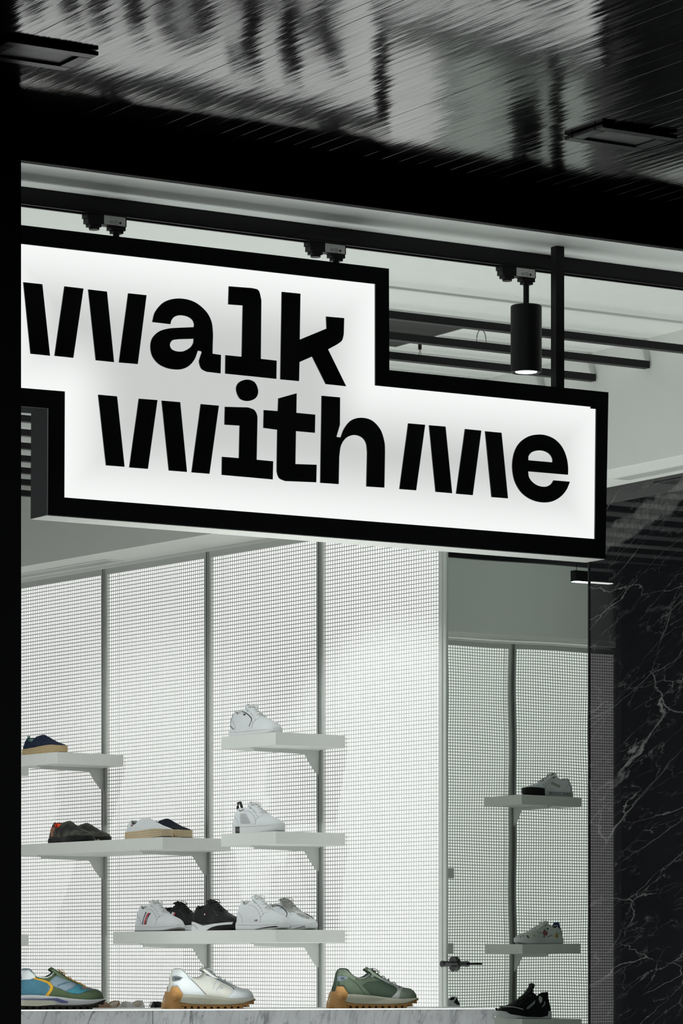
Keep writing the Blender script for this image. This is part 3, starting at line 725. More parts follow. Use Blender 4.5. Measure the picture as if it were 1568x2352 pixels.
# ------------------------------------------------------------------ shoes
def interp(tab, x):
    if x <= tab[0][0]: return tab[0][1]
    n = len(tab)
    for i in range(n-1):
        if x <= tab[i+1][0]:
            x0,y0 = tab[i]; x1,y1 = tab[i+1]; h = x1-x0
            d = (y1-y0)/h
            dp = (y0-tab[i-1][1])/(x0-tab[i-1][0]) if i > 0 else d
            dn = (tab[i+2][1]-y1)/(tab[i+2][0]-x1) if i+2 < n else d
            m0 = 0 if dp*d <= 0 else 2*dp*d/(dp+d)
            m1 = 0 if dn*d <= 0 else 2*dn*d/(dn+d)
            if i == 0: m0 = d
            if i+2 >= n: m1 = d
            t = (x-x0)/h; t2 = t*t; t3 = t2*t
            return y0*(2*t3-3*t2+1)+m0*h*(t3-2*t2+t)+y1*(3*t2-2*t3)+m1*h*(t3-t2)
    return tab[-1][1]
class Shoe:
    """all profile numbers are in shoe lengths; u along the shoe (0 heel, 1 toe), v up"""
    def __init__(S, L=.285, W=.051, WH=.036, top=None, sole_top=None, sole_bot=None, heel=None, ua=.035, ub=.42, gap=.027, sole_out=.004, blunt=2.3):
        S.L, S.W, S.WH, S.ua, S.ub, S.gap, S.so, S.bl = L, W, WH, ua, ub, gap, sole_out, blunt
        S.top = top; S.st = sole_top; S.sb = sole_bot; S.heel = heel or [(0,0),(.2,.012),(.4,.03)]
    def hw(S, s):
        s = max(0, min(1, s)); h = .10
        if s < h: return S.WH*math.sqrt(max(0, 1-((h-s)/h)**2.4))
        if s < .42: t = (s-h)/.32; return S.WH*(1-.04*math.sin(t*math.pi))*(1-t*t*(3-2*t))+S.WH*1.05*(t*t*(3-2*t))
        if s < .70: t = (s-.42)/.28; t = t*t*(3-2*t); return S.WH*1.05*(1-t)+S.W*t
        t = (s-.70)/.30; return S.W*max(0, 1-t**S.bl)**.5
    def hoff(S, s, v): return interp(S.heel, v)*max(0, 1-s/.5)**3
    def T(S, s): return interp(S.top, s)
    def g(S, s):
        if s <= S.ua or s >= S.ub: return 0.0
        t = (s-S.ua)/(S.ub-S.ua); return min(S.gap*min(1,(math.sin(math.pi*t))**.55*1.02), S.hw(s)*.82)
    def yprof(S, s, t):
        k = max(0, min(1, (s-.55)/.25)); a = 1.7*(1-k)+2.3*k; b = .62*(1-k)+.5*k
        gg = S.g(s); W = S.hw(s)
        return gg+(W-gg)*max(0, 1-t**a)**b
    def s_of(S, u, v):
        s = u
        for _ in range(8): s = u-S.hoff(max(0,s), v)
        return max(0.0, min(1, s))
    def surf(S, u, v):
        s = S.s_of(u, v); z0 = interp(S.st, s)-.01; T = S.T(s)
        t = (v-z0)/max(.02, T-z0); t = max(0, min(.97, t)); return S.yprof(s, t)
    def surf_sole(S, u, v):
        s = S.s_of(u, v); return S.hw(s)+S.so
    def upper(S, mats, parent, name='upper'):
        st = [0,.004,.012,.025,.04,.06,.085,.11]+[.14+.03*i for i in range(24)]+[.85,.88,.905,.93,.95,.967,.98,.99,.996,1.0]
        ts = [0,.12,.25,.38,.5,.6,.7,.78,.85,.91,.955,.985,1.0]
        mb = MB(); rows = []
        for s in st:
            z0 = interp(S.st, s)-.012; T = S.T(s); row = []
            gg = S.g(s)
            for t in ts:
                y = S.yprof(s, t); v = z0+(T-z0)*t; row.append((y, v))
            if gg > .003:
                row += [(gg-.0035, T-.004/S.L), (gg-.004, T-.02/S.L), (gg*.8, max(z0+.03, T-.05/S.L)), (0, max(z0+.02, T-.055/S.L))]
            else: row += [(0, T-.0005), (0, T-.001), (0, T-.0015), (0, T-.002)]
            rows.append((s, row))
        K = len(rows[0][1])
        for side in (-1, 1):
            b = len(mb.v)
            for s, row in rows:
                for y, v in row:
                    mb.v.append(((s+S.hoff(s, v)-.5)*S.L, side*y, v*S.L))
            for i in range(len(rows)-1):
                for k in range(K-1):
                    f = (b+i*K+k, b+(i+1)*K+k, b+(i+1)*K+k+1, b+i*K+k+1)
                    if side < 0: f = f[::-1]
                    mb.f.append(f); mb.m.append(1 if k >= len(ts) else 0)
        me = mb.mesh(name, mats)
        bm = bmesh.new(); bm.from_mesh(me); bmesh.ops.remove_doubles(bm, verts=bm.verts, dist=.0004)
        bmesh.ops.recalc_face_normals(bm, faces=bm.faces); bm.to_mesh(me); bm.free()
        me.polygons.foreach_set('use_smooth', [True]*len(me.polygons))
        return add(bpy.data.objects.new(name, me), parent)
    def sole(S, zb, zt, mats, parent, name='sole', out=None, rows_=None, ridges=0, s0=0.0, s1=1.0):
        out = S.so if out is None else out
        st = [0,.004,.012,.025,.045,.07,.1]+[.13+.04*i for i in range(18)]+[.86,.895,.925,.95,.97,.985,.995,1.0]
        st = [s for s in st if s0 <= s <= s1]
        mb = MB(); rows = []
        for s in st:
            a = interp(zb, s); b = interp(zt, s); W = S.hw(s)+out; row = [(0,a),(max(0,W-.006),a),(max(.0005,W-.001),a+.003/S.L)]
            if ridges:
                for k in range(ridges):
                    f0 = a+(b-a)*(k+.15)/ridges; f1 = a+(b-a)*(k+.85)/ridges
                    row += [(W-.0012,f0),(W,(f0*.7+f1*.3)),(W,(f0*.3+f1*.7)),(W-.0012,f1)]
            else: row += [(W,a+(b-a)*.3),(W,a+(b-a)*.75)]
            row += [(max(.0004,W-.001),b-.001/S.L),(max(0,W-.004),b),(0,b)]
            rows.append((s,row))
        K = len(rows[0][1])
        for side in (-1,1):
            n = len(mb.v)
            for s,row in rows:
                for y,v in row:
                    ext = out*(1 if s > .97 else (-1 if s < .02 else 0))
                    mb.v.append(((s+S.hoff(s,v)-.5)*S.L+ext*.8, side*y, v*S.L))
            for i in range(len(rows)-1):
                for k in range(K-1):
                    f = (n+i*K+k,n+(i+1)*K+k,n+(i+1)*K+k+1,n+i*K+k+1)
                    if side > 0: f = f[::-1]
                    mb.f.append(f); mb.m.append(0)
            # close ends
            mb.f.append(tuple(n+k for k in range(K))); mb.m.append(0)
            mb.f.append(tuple(n+(len(rows)-1)*K+k for k in range(K))[::-1]); mb.m.append(0)
        me = mb.mesh(name, mats); bm = bmesh.new(); bm.from_mesh(me); bmesh.ops.remove_doubles(bm, verts=bm.verts, dist=.0002); bmesh.ops.recalc_face_normals(bm, faces=bm.faces); bm.to_mesh(me); bm.free()
        me.polygons.foreach_set('use_smooth', [True]*len(me.polygons))
        try: me.set_sharp_from_angle(angle=math.radians(50))
        except Exception: pass
        return add(bpy.data.objects.new(name, me), parent)
    def panel(S, pts, mat, parent, name='overlay', eps=.0012, on='upper', both=True, step=.035, thick=.0012, seg=5):
        lp = outline(pts, seg)
        bm = bmesh.new(); vs = [bm.verts.new((p[0],0,p[1])) for p in lp]
        try: bm.faces.new(vs)
        except Exception: bm.free(); return None
        us = [p[0] for p in lp]; zs = [p[1] for p in lp]
        x = math.floor(min(us)/step)*step+step
        while x < max(us): bmesh.ops.bisect_plane(bm, geom=list(bm.verts)+list(bm.edges)+list(bm.faces), plane_co=(x,0,0), plane_no=(1,0,0)); x += step
        z = math.floor(min(zs)/.025)*.025+.025
        while z < max(zs): bmesh.ops.bisect_plane(bm, geom=list(bm.verts)+list(bm.edges)+list(bm.faces), plane_co=(0,0,z), plane_no=(0,0,1)); z += .025
        bmesh.ops.triangulate(bm, faces=[f for f in bm.faces if len(f.verts) > 4])
        vv = [tuple(v.co) for v in bm.verts]; bm.verts.index_update(); ff = [tuple(v.index for v in f.verts) for f in bm.faces]; bm.free()
        return S.wrap(vv, ff, mat, parent, name, eps, on, both, thick)
    def wrap(S, vv, ff, mat, parent, name, eps, on, both=True, thick=.0012):
        fn = S.surf if on == 'upper' else S.surf_sole
        mb = MB()
        for side in ((-1,1) if both else (-1,)):
            n = len(mb.v)
            for x,_,z in vv: mb.v.append(((x-.5)*S.L, side*(fn(x,z)+eps), z*S.L))
            for x,_,z in vv: mb.v.append(((x-.5)*S.L, side*(fn(x,z)+eps-thick), z*S.L))
            k = len(vv); cnt = {}
            for f in ff:
                g = f if side > 0 else f[::-1]
                mb.f.append(tuple(n+i for i in g)); mb.f.append(tuple(n+k+i for i in g[::-1])); mb.m += [0,0]
                for i in range(len(g)):
                    e = (g[i], g[(i+1)%len(g)]); cnt[e] = 1
            for (a,b) in list(cnt):
                if (b,a) not in cnt: mb.f.append((n+a,n+k+a,n+k+b,n+b)); mb.m.append(0)
        me = mb.mesh(name, mat)
        me.polygons.foreach_set('use_smooth', [True]*len(me.polygons))
        try: me.set_sharp_from_angle(angle=math.radians(50))
        except Exception: pass
        return add(bpy.data.objects.new(name, me), parent)
    def line(S, pts, w_, mat, parent, name='piping', eps=.0016, on='upper', both=True):
        """a stitched line or piping, w_ wide, along pts (u,v)"""
        P = []
        n = len(pts)
        for i in range(n-1):
            p0 = Vector(pts[max(i-1,0)]); p1 = Vector(pts[i]); p2 = Vector(pts[i+1]); p3 = Vector(pts[min(i+2,n-1)])
            for k in range(5):
                t = k/5; P.append(.5*((2*p1)+(-p0+p2)*t+(2*p0-5*p1+4*p2-p3)*t*t+(-p0+3*p1-3*p2+p3)*t**3))
        P.append(Vector(pts[-1]))
        vv = []; ff = []
        for i,p in enumerate(P):
            t = (P[min(i+1,len(P)-1)]-P[max(i-1,0)]).normalized(); nn = Vector((-t.y,t.x))*w_*.5
            vv += [(p.x+nn.x,0,p.y+nn.y),(p.x-nn.x,0,p.y-nn.y)]
        for i in range(len(P)-1): ff.append((2*i,2*i+1,2*i+3,2*i+2))
        return S.wrap(vv, ff, mat, parent, name, eps, on, both, thick=.001)
    def text(S, txt, u, v, size, mat, parent, ang=0, on='upper', eps=.0022, name='lettering', sx=1.0):
        me = text_mesh(txt, size, 0.0); vv = []; c, s_ = math.cos(ang), math.sin(ang)
        for q in me.vertices:
            x, y = q.co.x*sx, q.co.y; vv.append((u+x*c-y*s_, 0, v+x*s_+y*c))
        ff = [tuple(p.vertices) for p in me.polygons]
        fn = S.surf if on == 'upper' else S.surf_sole
        mb = MB(); mb.v = [((x-.5)*S.L, -(fn(x,z)+eps), z*S.L) for x,_,z in vv]; mb.f = ff; mb.m = [0]*len(ff)
        o = mb.mesh(name, mat); bpy.data.meshes.remove(me); return add(bpy.data.objects.new(name, o), parent)
    def laces(S, n, u0, u1, mat, parent, half=.021, r=.0021, lift=.002, bow=True, name='lace', zig=.02, flat=.6):
        for i in range(n):
            u = u0+(u1-u0)*i/(n-1); h = half*(1-.25*i/(n-1))
            pts = []
            for k in range(9):
                q = -1+2*k/8; y = q*h; uu = u+zig*.5*q*(1 if i%2 else -1)
                s = uu; T = S.T(s); z0 = interp(S.st, s)-.012; lo, hi = 0, 1
                for _ in range(18):
                    m = (lo+hi)/2
                    if S.yprof(s, m) > abs(y)+S.g(s)*0: lo = m
                    else: hi = m
                v = z0+(T-z0)*lo
                pts.append(((uu+S.hoff(s,v)-.5)*S.L, y, v*S.L+lift+.002*(1-q*q)))
            MB().tube(pts, r, n=6, flat=flat).build(name, mat, parent, smooth=True)
        if bow:
            s = u0-.0; v = S.T(s)*S.L+.004; x = (s-.5)*S.L
            for sd in (-1,1):
                MB().tube([(x,0,v),(x-.004,sd*.010,v+.006),(x+.006,sd*.024,v+.002),(x+.016,sd*.022,v-.008),(x+.012,sd*.010,v-.004),(x+.002,0,v)], r, n=6, flat=flat).build('lace_loop', mat, parent, smooth=True)
    def tongue(S, pts, wd, mat, parent, th=.006, name='tongue'):
        mb = MB(); K = 7
        for i,(u,v) in enumerate(pts):
            f = i/(len(pts)-1)
            for layer in (0,1):
                for k in range(K):
                    q = -1+2*k/(K-1); y = q*wd/2*(1-.25*(f**3)*abs(q)*0-.15*(1-f))
                    mb.v.append(((u-.5)*S.L-layer*th*.7+.002*f*0, y, v*S.L-layer*th*.5-abs(q)**2*.010*(1-.4*f)))
        def id_(i,l,k): return (i*2+l)*K+k
        for i in range(len(pts)-1):
            for k in range(K-1):
                mb.f.append((id_(i,0,k),id_(i,0,k+1),id_(i+1,0,k+1),id_(i+1,0,k))); mb.f.append((id_(i,1,k),id_(i+1,1,k),id_(i+1,1,k+1),id_(i,1,k+1))); mb.m += [0,0]
            mb.f.append((id_(i,0,0),id_(i+1,0,0),id_(i+1,1,0),id_(i,1,0))); mb.f.append((id_(i,0,K-1),id_(i,1,K-1),id_(i+1,1,K-1),id_(i+1,0,K-1))); mb.m += [0,0]
        n = len(pts)-1
        for k in range(K-1): mb.f.append((id_(n,0,k),id_(n,0,k+1),id_(n,1,k+1),id_(n,1,k))); mb.m.append(0)
        return mb.build(name, mat, parent, smooth=True)
    def eyelets(S, n, u0, u1, dv, mat, parent, r=.007):
        for i in range(n):
            u = u0+(u1-u0)*i/(n-1); v = S.T(u)-dv
            vv = [(u+r*math.cos(a),0,v+r*math.sin(a)) for a in [2*math.pi*k/8 for k in range(8)]]
            S.wrap(vv, [tuple(range(8))], mat, parent, 'eyelet', .0020, 'upper', True, .001)

def leather(name, col, rough=.5, bump=.1, noise=.06, scale=60): return M(name, col, rough, noise=noise, scale=scale, bump=bump, spec=.2 if max(col) < .05 else .4)
lWhite = leather('white_leather', (.66,.69,.71)); lWhite2 = leather('off_white_leather', (.62,.62,.59)); lGreyW = leather('grey_suede', (.33,.33,.31), .9)
lBlack = leather('black_leather', (.006,.006,.007), .6); lNavy = leather('navy_suede', (.012,.02,.045), .95, bump=.4, noise=.3)
lLining = leather('white_lining', (.60,.61,.58), .9); lLinDark = leather('dark_lining', (.02,.02,.022), .9)
lMint = leather('mint_lining', (.22,.36,.31), .9); lInk = M('black_trim', (.012,.012,.015), .6, noise=.1)
rWhite = M('white_rubber', (.66,.68,.69), .45, noise=.04, scale=40); rCream = M('cream_midsole', (.78,.77,.62), .5, noise=.04, scale=20); rGum = M('gum_rubber', (.52,.27,.085), .5, noise=.12, scale=50)
rGrey = M('grey_rubber', (.20,.20,.20), .5, noise=.1); rBlack = M('black_sole', (.008,.008,.008), .6, spec=.2, noise=.1)
cRed = M('red_trim', (.45,.02,.025), .5, noise=.05); cNavy = M('navy_trim', (.02,.03,.07), .5, noise=.05); cOrange = M('orange_trim', (.85,.10,.015), .6, noise=.05); cPeach = M('peach_print', (.80,.32,.18), .6, noise=.03)
mJute = M('jute_rope', (.50,.38,.21), .95, noise=.4, scale=260, bump=1.0, stretch=(1,1,1.6))
mJuteD = M('jute_rope_light', (.58,.47,.31), .95, noise=.35, scale=260, bump=1.0, stretch=(1,1,1.6))
def camo():
    m = M('camouflage_canvas', (.03,.032,.026), .9, noise=.1, scale=60); nt = m.node_tree; b = nt.nodes['Principled BSDF']
    n = nt.nodes.new('ShaderNodeTexNoise'); n.inputs['Scale'].default_value = 22; n.inputs['Detail'].default_value = 1; tc = nt.nodes.new('ShaderNodeTexCoord'); nt.links.new(tc.outputs['Object'], n.inputs['Vector'])
    cr = nt.nodes.new('ShaderNodeValToRGB'); cr.color_ramp.interpolation = 'CONSTANT'; e = cr.color_ramp.elements; e[0].color = (.012,.012,.011,1); e[1].position = .45; e[1].color = (.035,.036,.028,1); x = e.new(.55); x.color = (.062,.066,.045,1); x = e.new(.64); x.color = (.02,.018,.014,1)
    nt.links.new(n.outputs[0], cr.inputs[0]); nt.links.new(cr.outputs[0], b.inputs['Base Color']); return m
mCamo = camo()

def base_sneaker(label, loc, rz, upper, sole, lining, L=.285, lace=None, group=None, tongue=None, outsole=None, hi=0.0, sole_h=.098, toe_cap=True, piping=None, bow=True, narrow=1.0, nl=6):
    t = thing('sneaker', label, 'sneaker', loc, rz, group)
    top = [(0,.31+hi),(.05,.35+hi),(.10,.345+hi),(.15,.318+hi*.9),(.20,.298+hi*.7),(.26,.310+hi*.6),(.31,.360+hi*.6),(.36,.398+hi*.6),(.42,.392+hi*.5),(.50,.350+hi*.3),(.58,.308+hi*.2),(.66,.268),(.74,.232),(.82,.206),(.90,.182),(.96,.145),(1.0,.075)]
    sb = [(0,0),(.78,0),(.9,.012),(1,.035)]; st = [(0,sole_h+.006),(.3,sole_h-.002),(.7,sole_h-.012),(.9,sole_h-.006),(1,sole_h+.006)]
    S = Shoe(L=L, W=.050*narrow, WH=.0355*narrow, top=top, sole_top=st, sole_bot=sb, heel=[(0,0),(.1,.004),(.2,.008),(.28,.022),(.34,.045),(.42,.055)], ub=.355)
    S.upper([upper, lining], t)
    S.sole(sb, st, sole, t, 'sole')
    if outsole: S.sole([(a,b-.0001) for a,b in sb], [(a,b+.02) for a,b in sb], outsole, t, 'outsole', out=.0048)
    S.line([(0.01,sole_h-.022),(.3,sole_h-.03),(.7,sole_h-.038),(.97,sole_h-.03)], .0035, rGrey, t, 'sole_groove', eps=.0004, on='sole')
    tg = tongue or upper
    S.tongue([(.62,.282+hi*.1),(.52,.345+hi*.3),(.44,.392+hi*.4),(.385,.418+hi*.6),(.35,.428+hi*.6)], .050, tg, t)
    if piping is not None:
        S.line([(.70,.235),(.66,.19),(.655,.14),(.66,.095)], .005, piping, t, 'seam', eps=.0006)
        S.line([(.29,.300+hi*.5),(.40,.300+hi*.3),(.56,.225),(.655,.155)], .004, piping, t, 'seam', eps=.0006)
        S.line([(.08,.25),(.15,.20),(.19,.15),(.20,.10)], .004, piping, t, 'seam', eps=.0006)
    if nl: S.laces(nl, .39, .66, lace or upper, t, bow=bow, half=.020)
    S.eyelets(6, .385, .66, .055, lInk if lace is None else rGrey, t, r=.0055)
    return t, S
def espadrille(label, loc, rz, upper, lining, jute, L=.275, group=None, tab=None, sole_h=.125, name='espadrille', ridges=4, cat='espadrille', hi=0.0):
    t = thing(name, label, cat, loc, rz, group)
    top = [(0,.285+hi),(.05,.30+hi),(.10,.285+hi),(.16,.25+hi),(.22,.225+hi*.6),(.28,.235+hi*.5),(.34,.30+hi*.5),(.40,.325+hi*.6),(.46,.328+hi*.5),(.54,.305),(.64,.258),(.74,.215),(.84,.185),(.92,.165),(.97,.15),(1,.115)]
    sb = [(0,0),(.75,0),(.9,.012),(1,.04)]; st = [(0,sole_h-.01),(.3,sole_h),(.7,sole_h+.012),(.9,sole_h+.022),(1,sole_h+.012)]
    S = Shoe(L=L, W=.050, WH=.037, top=top, sole_top=st, sole_bot=sb, heel=[(0,0),(.1,.01),(.2,.03),(.3,.055)], ub=.37, gap=.028, sole_out=.005)
    S.upper([upper, lining], t); S.sole(sb, st, jute, t, 'rope_sole' if ridges else 'sole', ridges=ridges)
    S.sole([(a,b-.0002) for a,b in sb],[(a,b+.012) for a,b in sb], rGrey if jute is not rBlack else rBlack, t, 'outsole', out=.0045)
    if tab: MB().box((-.5*L+.008,-.007,.25*L),(-.5*L+.012,.007,.33*L), ch=.001).build('heel_tab', tab, t)
    return t, S

# --- placing on the display wall (toe towards the viewer, parallel to the wall)
TOE = math.atan2(-WS.y, -WS.x)
def on_wall(pxc, d, z, turn=0.0): return Wp(s_at(pxc, d), d, z), TOE+turn
def on_back(pxc, d, z):
    # mirrored position: solve in the virtual room behind the mirror, then fold back
    bq = BW-d; k = (pxc-CX)/F_PX; q = O_+VB*bq; av = (k*q.y-q.x)/(VA.x-k*VA.y)
    return G(2*AR-av, bq, z-.027), RZ
WG = 'shoes on the display wall shelves'
# navy espadrille
p, r = on_wall(103, .23, R1)
t, S = espadrille('navy suede espadrille with jute rope sole and mint lining, on the upper left shelf', p, r, lNavy, lMint, mJute, group=WG, tab=lMint)
S.panel([(.30,.20),(.40,.23),(.62,.19),(.64,.16),(.42,.14),(.30,.14)], lNavy, t, 'overlay')
# camouflage slip-ons
p, r = on_wall(164, .235, R2)
t, S = espadrille('camouflage slip-on shoe with orange lining and rounded heel lettering, on the long middle shelf', p, r, mCamo, cOrange, rBlack, group=WG, sole_h=.09, ridges=0, name='slip_on_shoe', cat='shoe', hi=.03)
S.text('REP', .155, .205, .10, cPeach, t, sx=.85); S.text('ER', .175, .135, .08, cPeach, t, sx=.85)
p, r = on_wall(203, .12, R2)
t, S = espadrille('dark camouflage slip-on shoe with pale toe tread, half hidden behind the other camouflage one', p, r, mCamo, cOrange, rBlack, group=WG, sole_h=.09, ridges=0, name='slip_on_shoe', cat='shoe')
for k in range(6): S.panel([(.78+.034*k,.03),(.80+.034*k,.03),(.80+.034*k,.06),(.78+.034*k,.06)], mJuteD, t, 'tread_block', on='sole')
# white and navy jute slip-ons
p, r = on_wall(342, .235, R2)
t, S = espadrille('white slip-on espadrille with jute sole and tiny flag on the heel, on the middle shelf', p, r, lWhite, lGreyW, mJuteD, L=.27, group=WG)
S.panel([(.20,.20),(.225,.20),(.225,.225),(.20,.225)], cNavy, t, 'flag', both=False); S.panel([(.225,.205),(.24,.205),(.24,.225),(.225,.225)], cRed, t, 'flag', both=False)
p, r = on_wall(387, .115, R2)
t, S = espadrille('black navy slip-on espadrille with jute sole, behind the white one', p, r, leather('dark_navy_canvas',(.008,.012,.02),.9,bump=.3), lLinDark, mJuteD, L=.27, group=WG)
# white sneaker with black zigzag piping, top shelf
p, r = on_wall(587, .245, R1)
t, S = base_sneaker('white low sneaker with thin black angular piping, alone on the topmost shelf', p, r, lWhite, rWhite, lLining, group=WG, nl=6, hi=.02, toe_cap=True, lace=lWhite2, piping=lGreyW)
S.line([(.30,.345),(.40,.315),(.555,.235),(.575,.20),(.56,.125)], .010, lInk, t, 'black_piping')
S.line([(.10,.285),(.055,.235),(.04,.185),(.10,.15),(.17,.105)], .009, lInk, t, 'black_piping')
S.panel([(.02,.25),(.06,.25),(.09,.33),(.05,.33)], lInk, t, 'heel_patch')
S.panel([(.35,.315),(.385,.305),(.38,.285),(.35,.292)], lInk, t, 'flag', both=False)
# white sneaker with black heel loop and printed text
p, r = on_wall(594, .245, R2)
t, S = base_sneaker('white sneaker with black heel loop, printed lines and black square on its sole, second shelf', p, r, lWhite, rWhite, lLining, group=WG, hi=.0, lace=lWhite2, piping=lGreyW, sole_h=.125)
MB().tube([(-.5*S.L+.010,0,.27*S.L),(-.5*S.L+.002,0,.37*S.L),(-.5*S.L+.006,0,.43*S.L),(-.5*S.L+.020,0,.44*S.L),(-.5*S.L+.030,0,.36*S.L)], .0065, n=8, flat=.35).build('heel_loop', lInk, t, smooth=True)
for k in range(13):
    v = .272-.011*k; S.line([(.22+.003*k,v),(.34,v-.004),(.36+.012*k,v-.006)], .0028, rGrey, t, 'printed_line', eps=.0008, both=False)
S.panel([(.155,.012),(.25,.012),(.25,.10),(.155,.10)], lInk, t, 'sole_square', on='sole', eps=.0008, both=False)
S.text('HH', .20, .055, .07, rGrey, t, on='sole', eps=.0016)
# striped white sneaker
RG = 'sneakers on the long lower shelf'
p, r = on_wall(367, .245, R3)
t, S = base_sneaker('white sneaker with navy and red side stripes, leftmost on the long lower shelf', p, r, lWhite, rWhite, lLining, group=RG, lace=lWhite2, piping=lGreyW, hi=.02, outsole=rGrey)
for x0, m_, w_ in ((.235,cNavy,.020),(.285,cRed,.045),(.332,cNavy,.020)):
    S.panel([(x0+.07,.275 if x0 < .28 else .262),(x0+.07+w_,.270 if x0 < .28 else .255),(x0+.03+w_*.6,.18),(x0+w_,.10),(x0,.10),(x0+.03,.18)], m_, t, 'stripe')
# black sneaker behind with white-red flash
p, r = on_wall(424, .115, R3)
t, S = base_sneaker('black sneaker with white and red flash, behind the striped white sneaker', p, r, lBlack, rWhite, lLinDark, group=RG, lace=lBlack, hi=.0)
S.panel([(.34,.28),(.39,.27),(.34,.17),(.27,.14),(.30,.20)], lWhite, t, 'stripe'); S.panel([(.395,.27),(.425,.265),(.39,.18),(.34,.14),(.31,.14),(.355,.19)], cRed, t, 'stripe')
# black sneaker with wavy white midsole
p, r = on_wall(500, .245, R3)
t, S = base_sneaker('black knit sneaker with wavy white midsole, in the middle of the long lower shelf', p, r, lBlack, rBlack, lLinDark, group=RG, lace=lBlack, hi=.0, sole_h=.115)
S.panel([(.0,.0),(0,.122),(.12,.125),(.22,.10),(.35,.07),(.55,.085),(.8,.10),(.985,.115),(.985,.085),(.75,.065),(.55,.035),(.42,.0)], rWhite, t, 'wavy_midsole', on='sole', eps=.0012)
S.line([(.04,.07),(.1,.085),(.17,.06),(.22,.02)], .008, rGrey, t, 'sole_groove', on='sole', eps=.0016)
S.panel([(.36,.215),(.375,.215),(.375,.235),(.36,.235)], cRed, t, 'flag', both=False); S.panel([(.345,.215),(.36,.215),(.36,.235),(.345,.235)], lWhite, t, 'flag', both=False)
# plain white sneaker
p, r = on_wall(604, .245, R3)
t, S = base_sneaker('plain white sneaker with tiny flag and dark forefoot tread, on the long lower shelf', p, r, lWhite, rWhite, lLining, group=RG, lace=lWhite2, piping=lGreyW, hi=.045, L=.295)
S.panel([(.50,.11),(.515,.11),(.515,.135),(.50,.135)], cNavy, t, 'flag', both=False); S.panel([(.54,.113),(.56,.113),(.56,.138),(.54,.138)], cRed, t, 'flag', both=False); S.panel([(.56,.113),(.575,.113),(.575,.138),(.56,.138)], cNavy, t, 'flag', both=False)
S.panel([(.5,.0),(.97,.035),(.95,.05),(.8,.035)], rBlack, t, 'forefoot_tread', on='sole', eps=.001)
# white and grey sneaker behind it
p, r = on_wall(668, .115, R3)
t, S = base_sneaker('white sneaker with grey suede toe and lace stay, rightmost on the long lower shelf', p, r, lWhite, rWhite, lLining, group=RG, lace=lWhite2, tongue=lGreyW, hi=.02)
S.panel([(.36,.30),(.44,.35),(.60,.28),(.78,.20),(.95,.15),(.97,.17),(.78,.23),(.60,.31),(.45,.38),(.36,.33)][:6]+[(.80,.222),(.62,.245),(.50,.30),(.42,.32)][:2]+[(.62,.235),(.44,.29)], lGreyW, t, 'suede_stay')
S.line([(.29,.34),(.40,.315),(.555,.235),(.58,.20),(.58,.16)], .010, lInk, t, 'black_piping')
S.panel([(.75,.0),(.97,.032),(.96,.06),(.86,.03)], rGrey, t, 'forefoot_tread', on='sole', eps=.001)
# low shelf: slippers peeking above the counter
lBrown = leather('brown_suede', (.16,.10,.06), .9, bump=.4); lSilver = M('silver_glitter', (.30,.30,.29), .35, .5, noise=.6, scale=300); lSlate = leather('slate_trim', (.06,.075,.09), .6); lBeige = leather('beige_lining', (.50,.45,.38), .9)
p, r = on_wall(226, .21, R4, -1.35)
t, S = espadrille('brown slip-on shoe with beige lining just showing above the counter, beside the multicoloured sneaker', p, r, lBrown, lBeige, rGrey, L=.26, ridges=0, sole_h=.08, name='slip_on_shoe', cat='shoe', group='slip-ons behind the counter', hi=.075)
p, r = on_wall(280, .21, R4, -1.35)
t, S = espadrille('silver glitter slip-on shoe with slate edging just showing above the counter', p, r, lSilver, lBeige, rGrey, L=.26, ridges=0, sole_h=.08, name='slip_on_shoe', cat='shoe', group='slip-ons behind the counter', hi=.085)
p, r = on_wall(392, .235, R4)
mFur = M('black_fur', (.01,.01,.012), .95, noise=.5, scale=80, bump=1.5)
t, S = espadrille('black furry slipper peeking out behind the heel of the white running shoe', p, r+math.pi*0, mFur, lLinDark, rBlack, L=.26, ridges=0, sole_h=.08, name='slipper', cat='slipper', group='slip-ons behind the counter', hi=.08)
fm = MB()
for k in range(420):
    u = random.uniform(.02,.75); sgn = random.choice((-1,1)); s_ = u; z0 = .08; T = S.T(s_); tt = random.uniform(.4,1)
    y = S.yprof(s_, tt)*sgn; z = (z0+(T-z0)*tt)*S.L; x = (u-.5)*S.L
    d = Vector((random.uniform(-.5,.5), sgn*random.uniform(.2,1)*(1.2-tt), random.uniform(.3,1))).normalized()*random.uniform(.006,.013)
    n = len(fm.v); fm.v += [(x-.0012,y,z-.002),(x+.0012,y,z-.002),(x+d.x,y+d.y,z+d.z)]; fm.f.append((n,n+1,n+2)); fm.m.append(0)
o = fm.build('fur', mFur, t); o['kind'] = 'stuff'

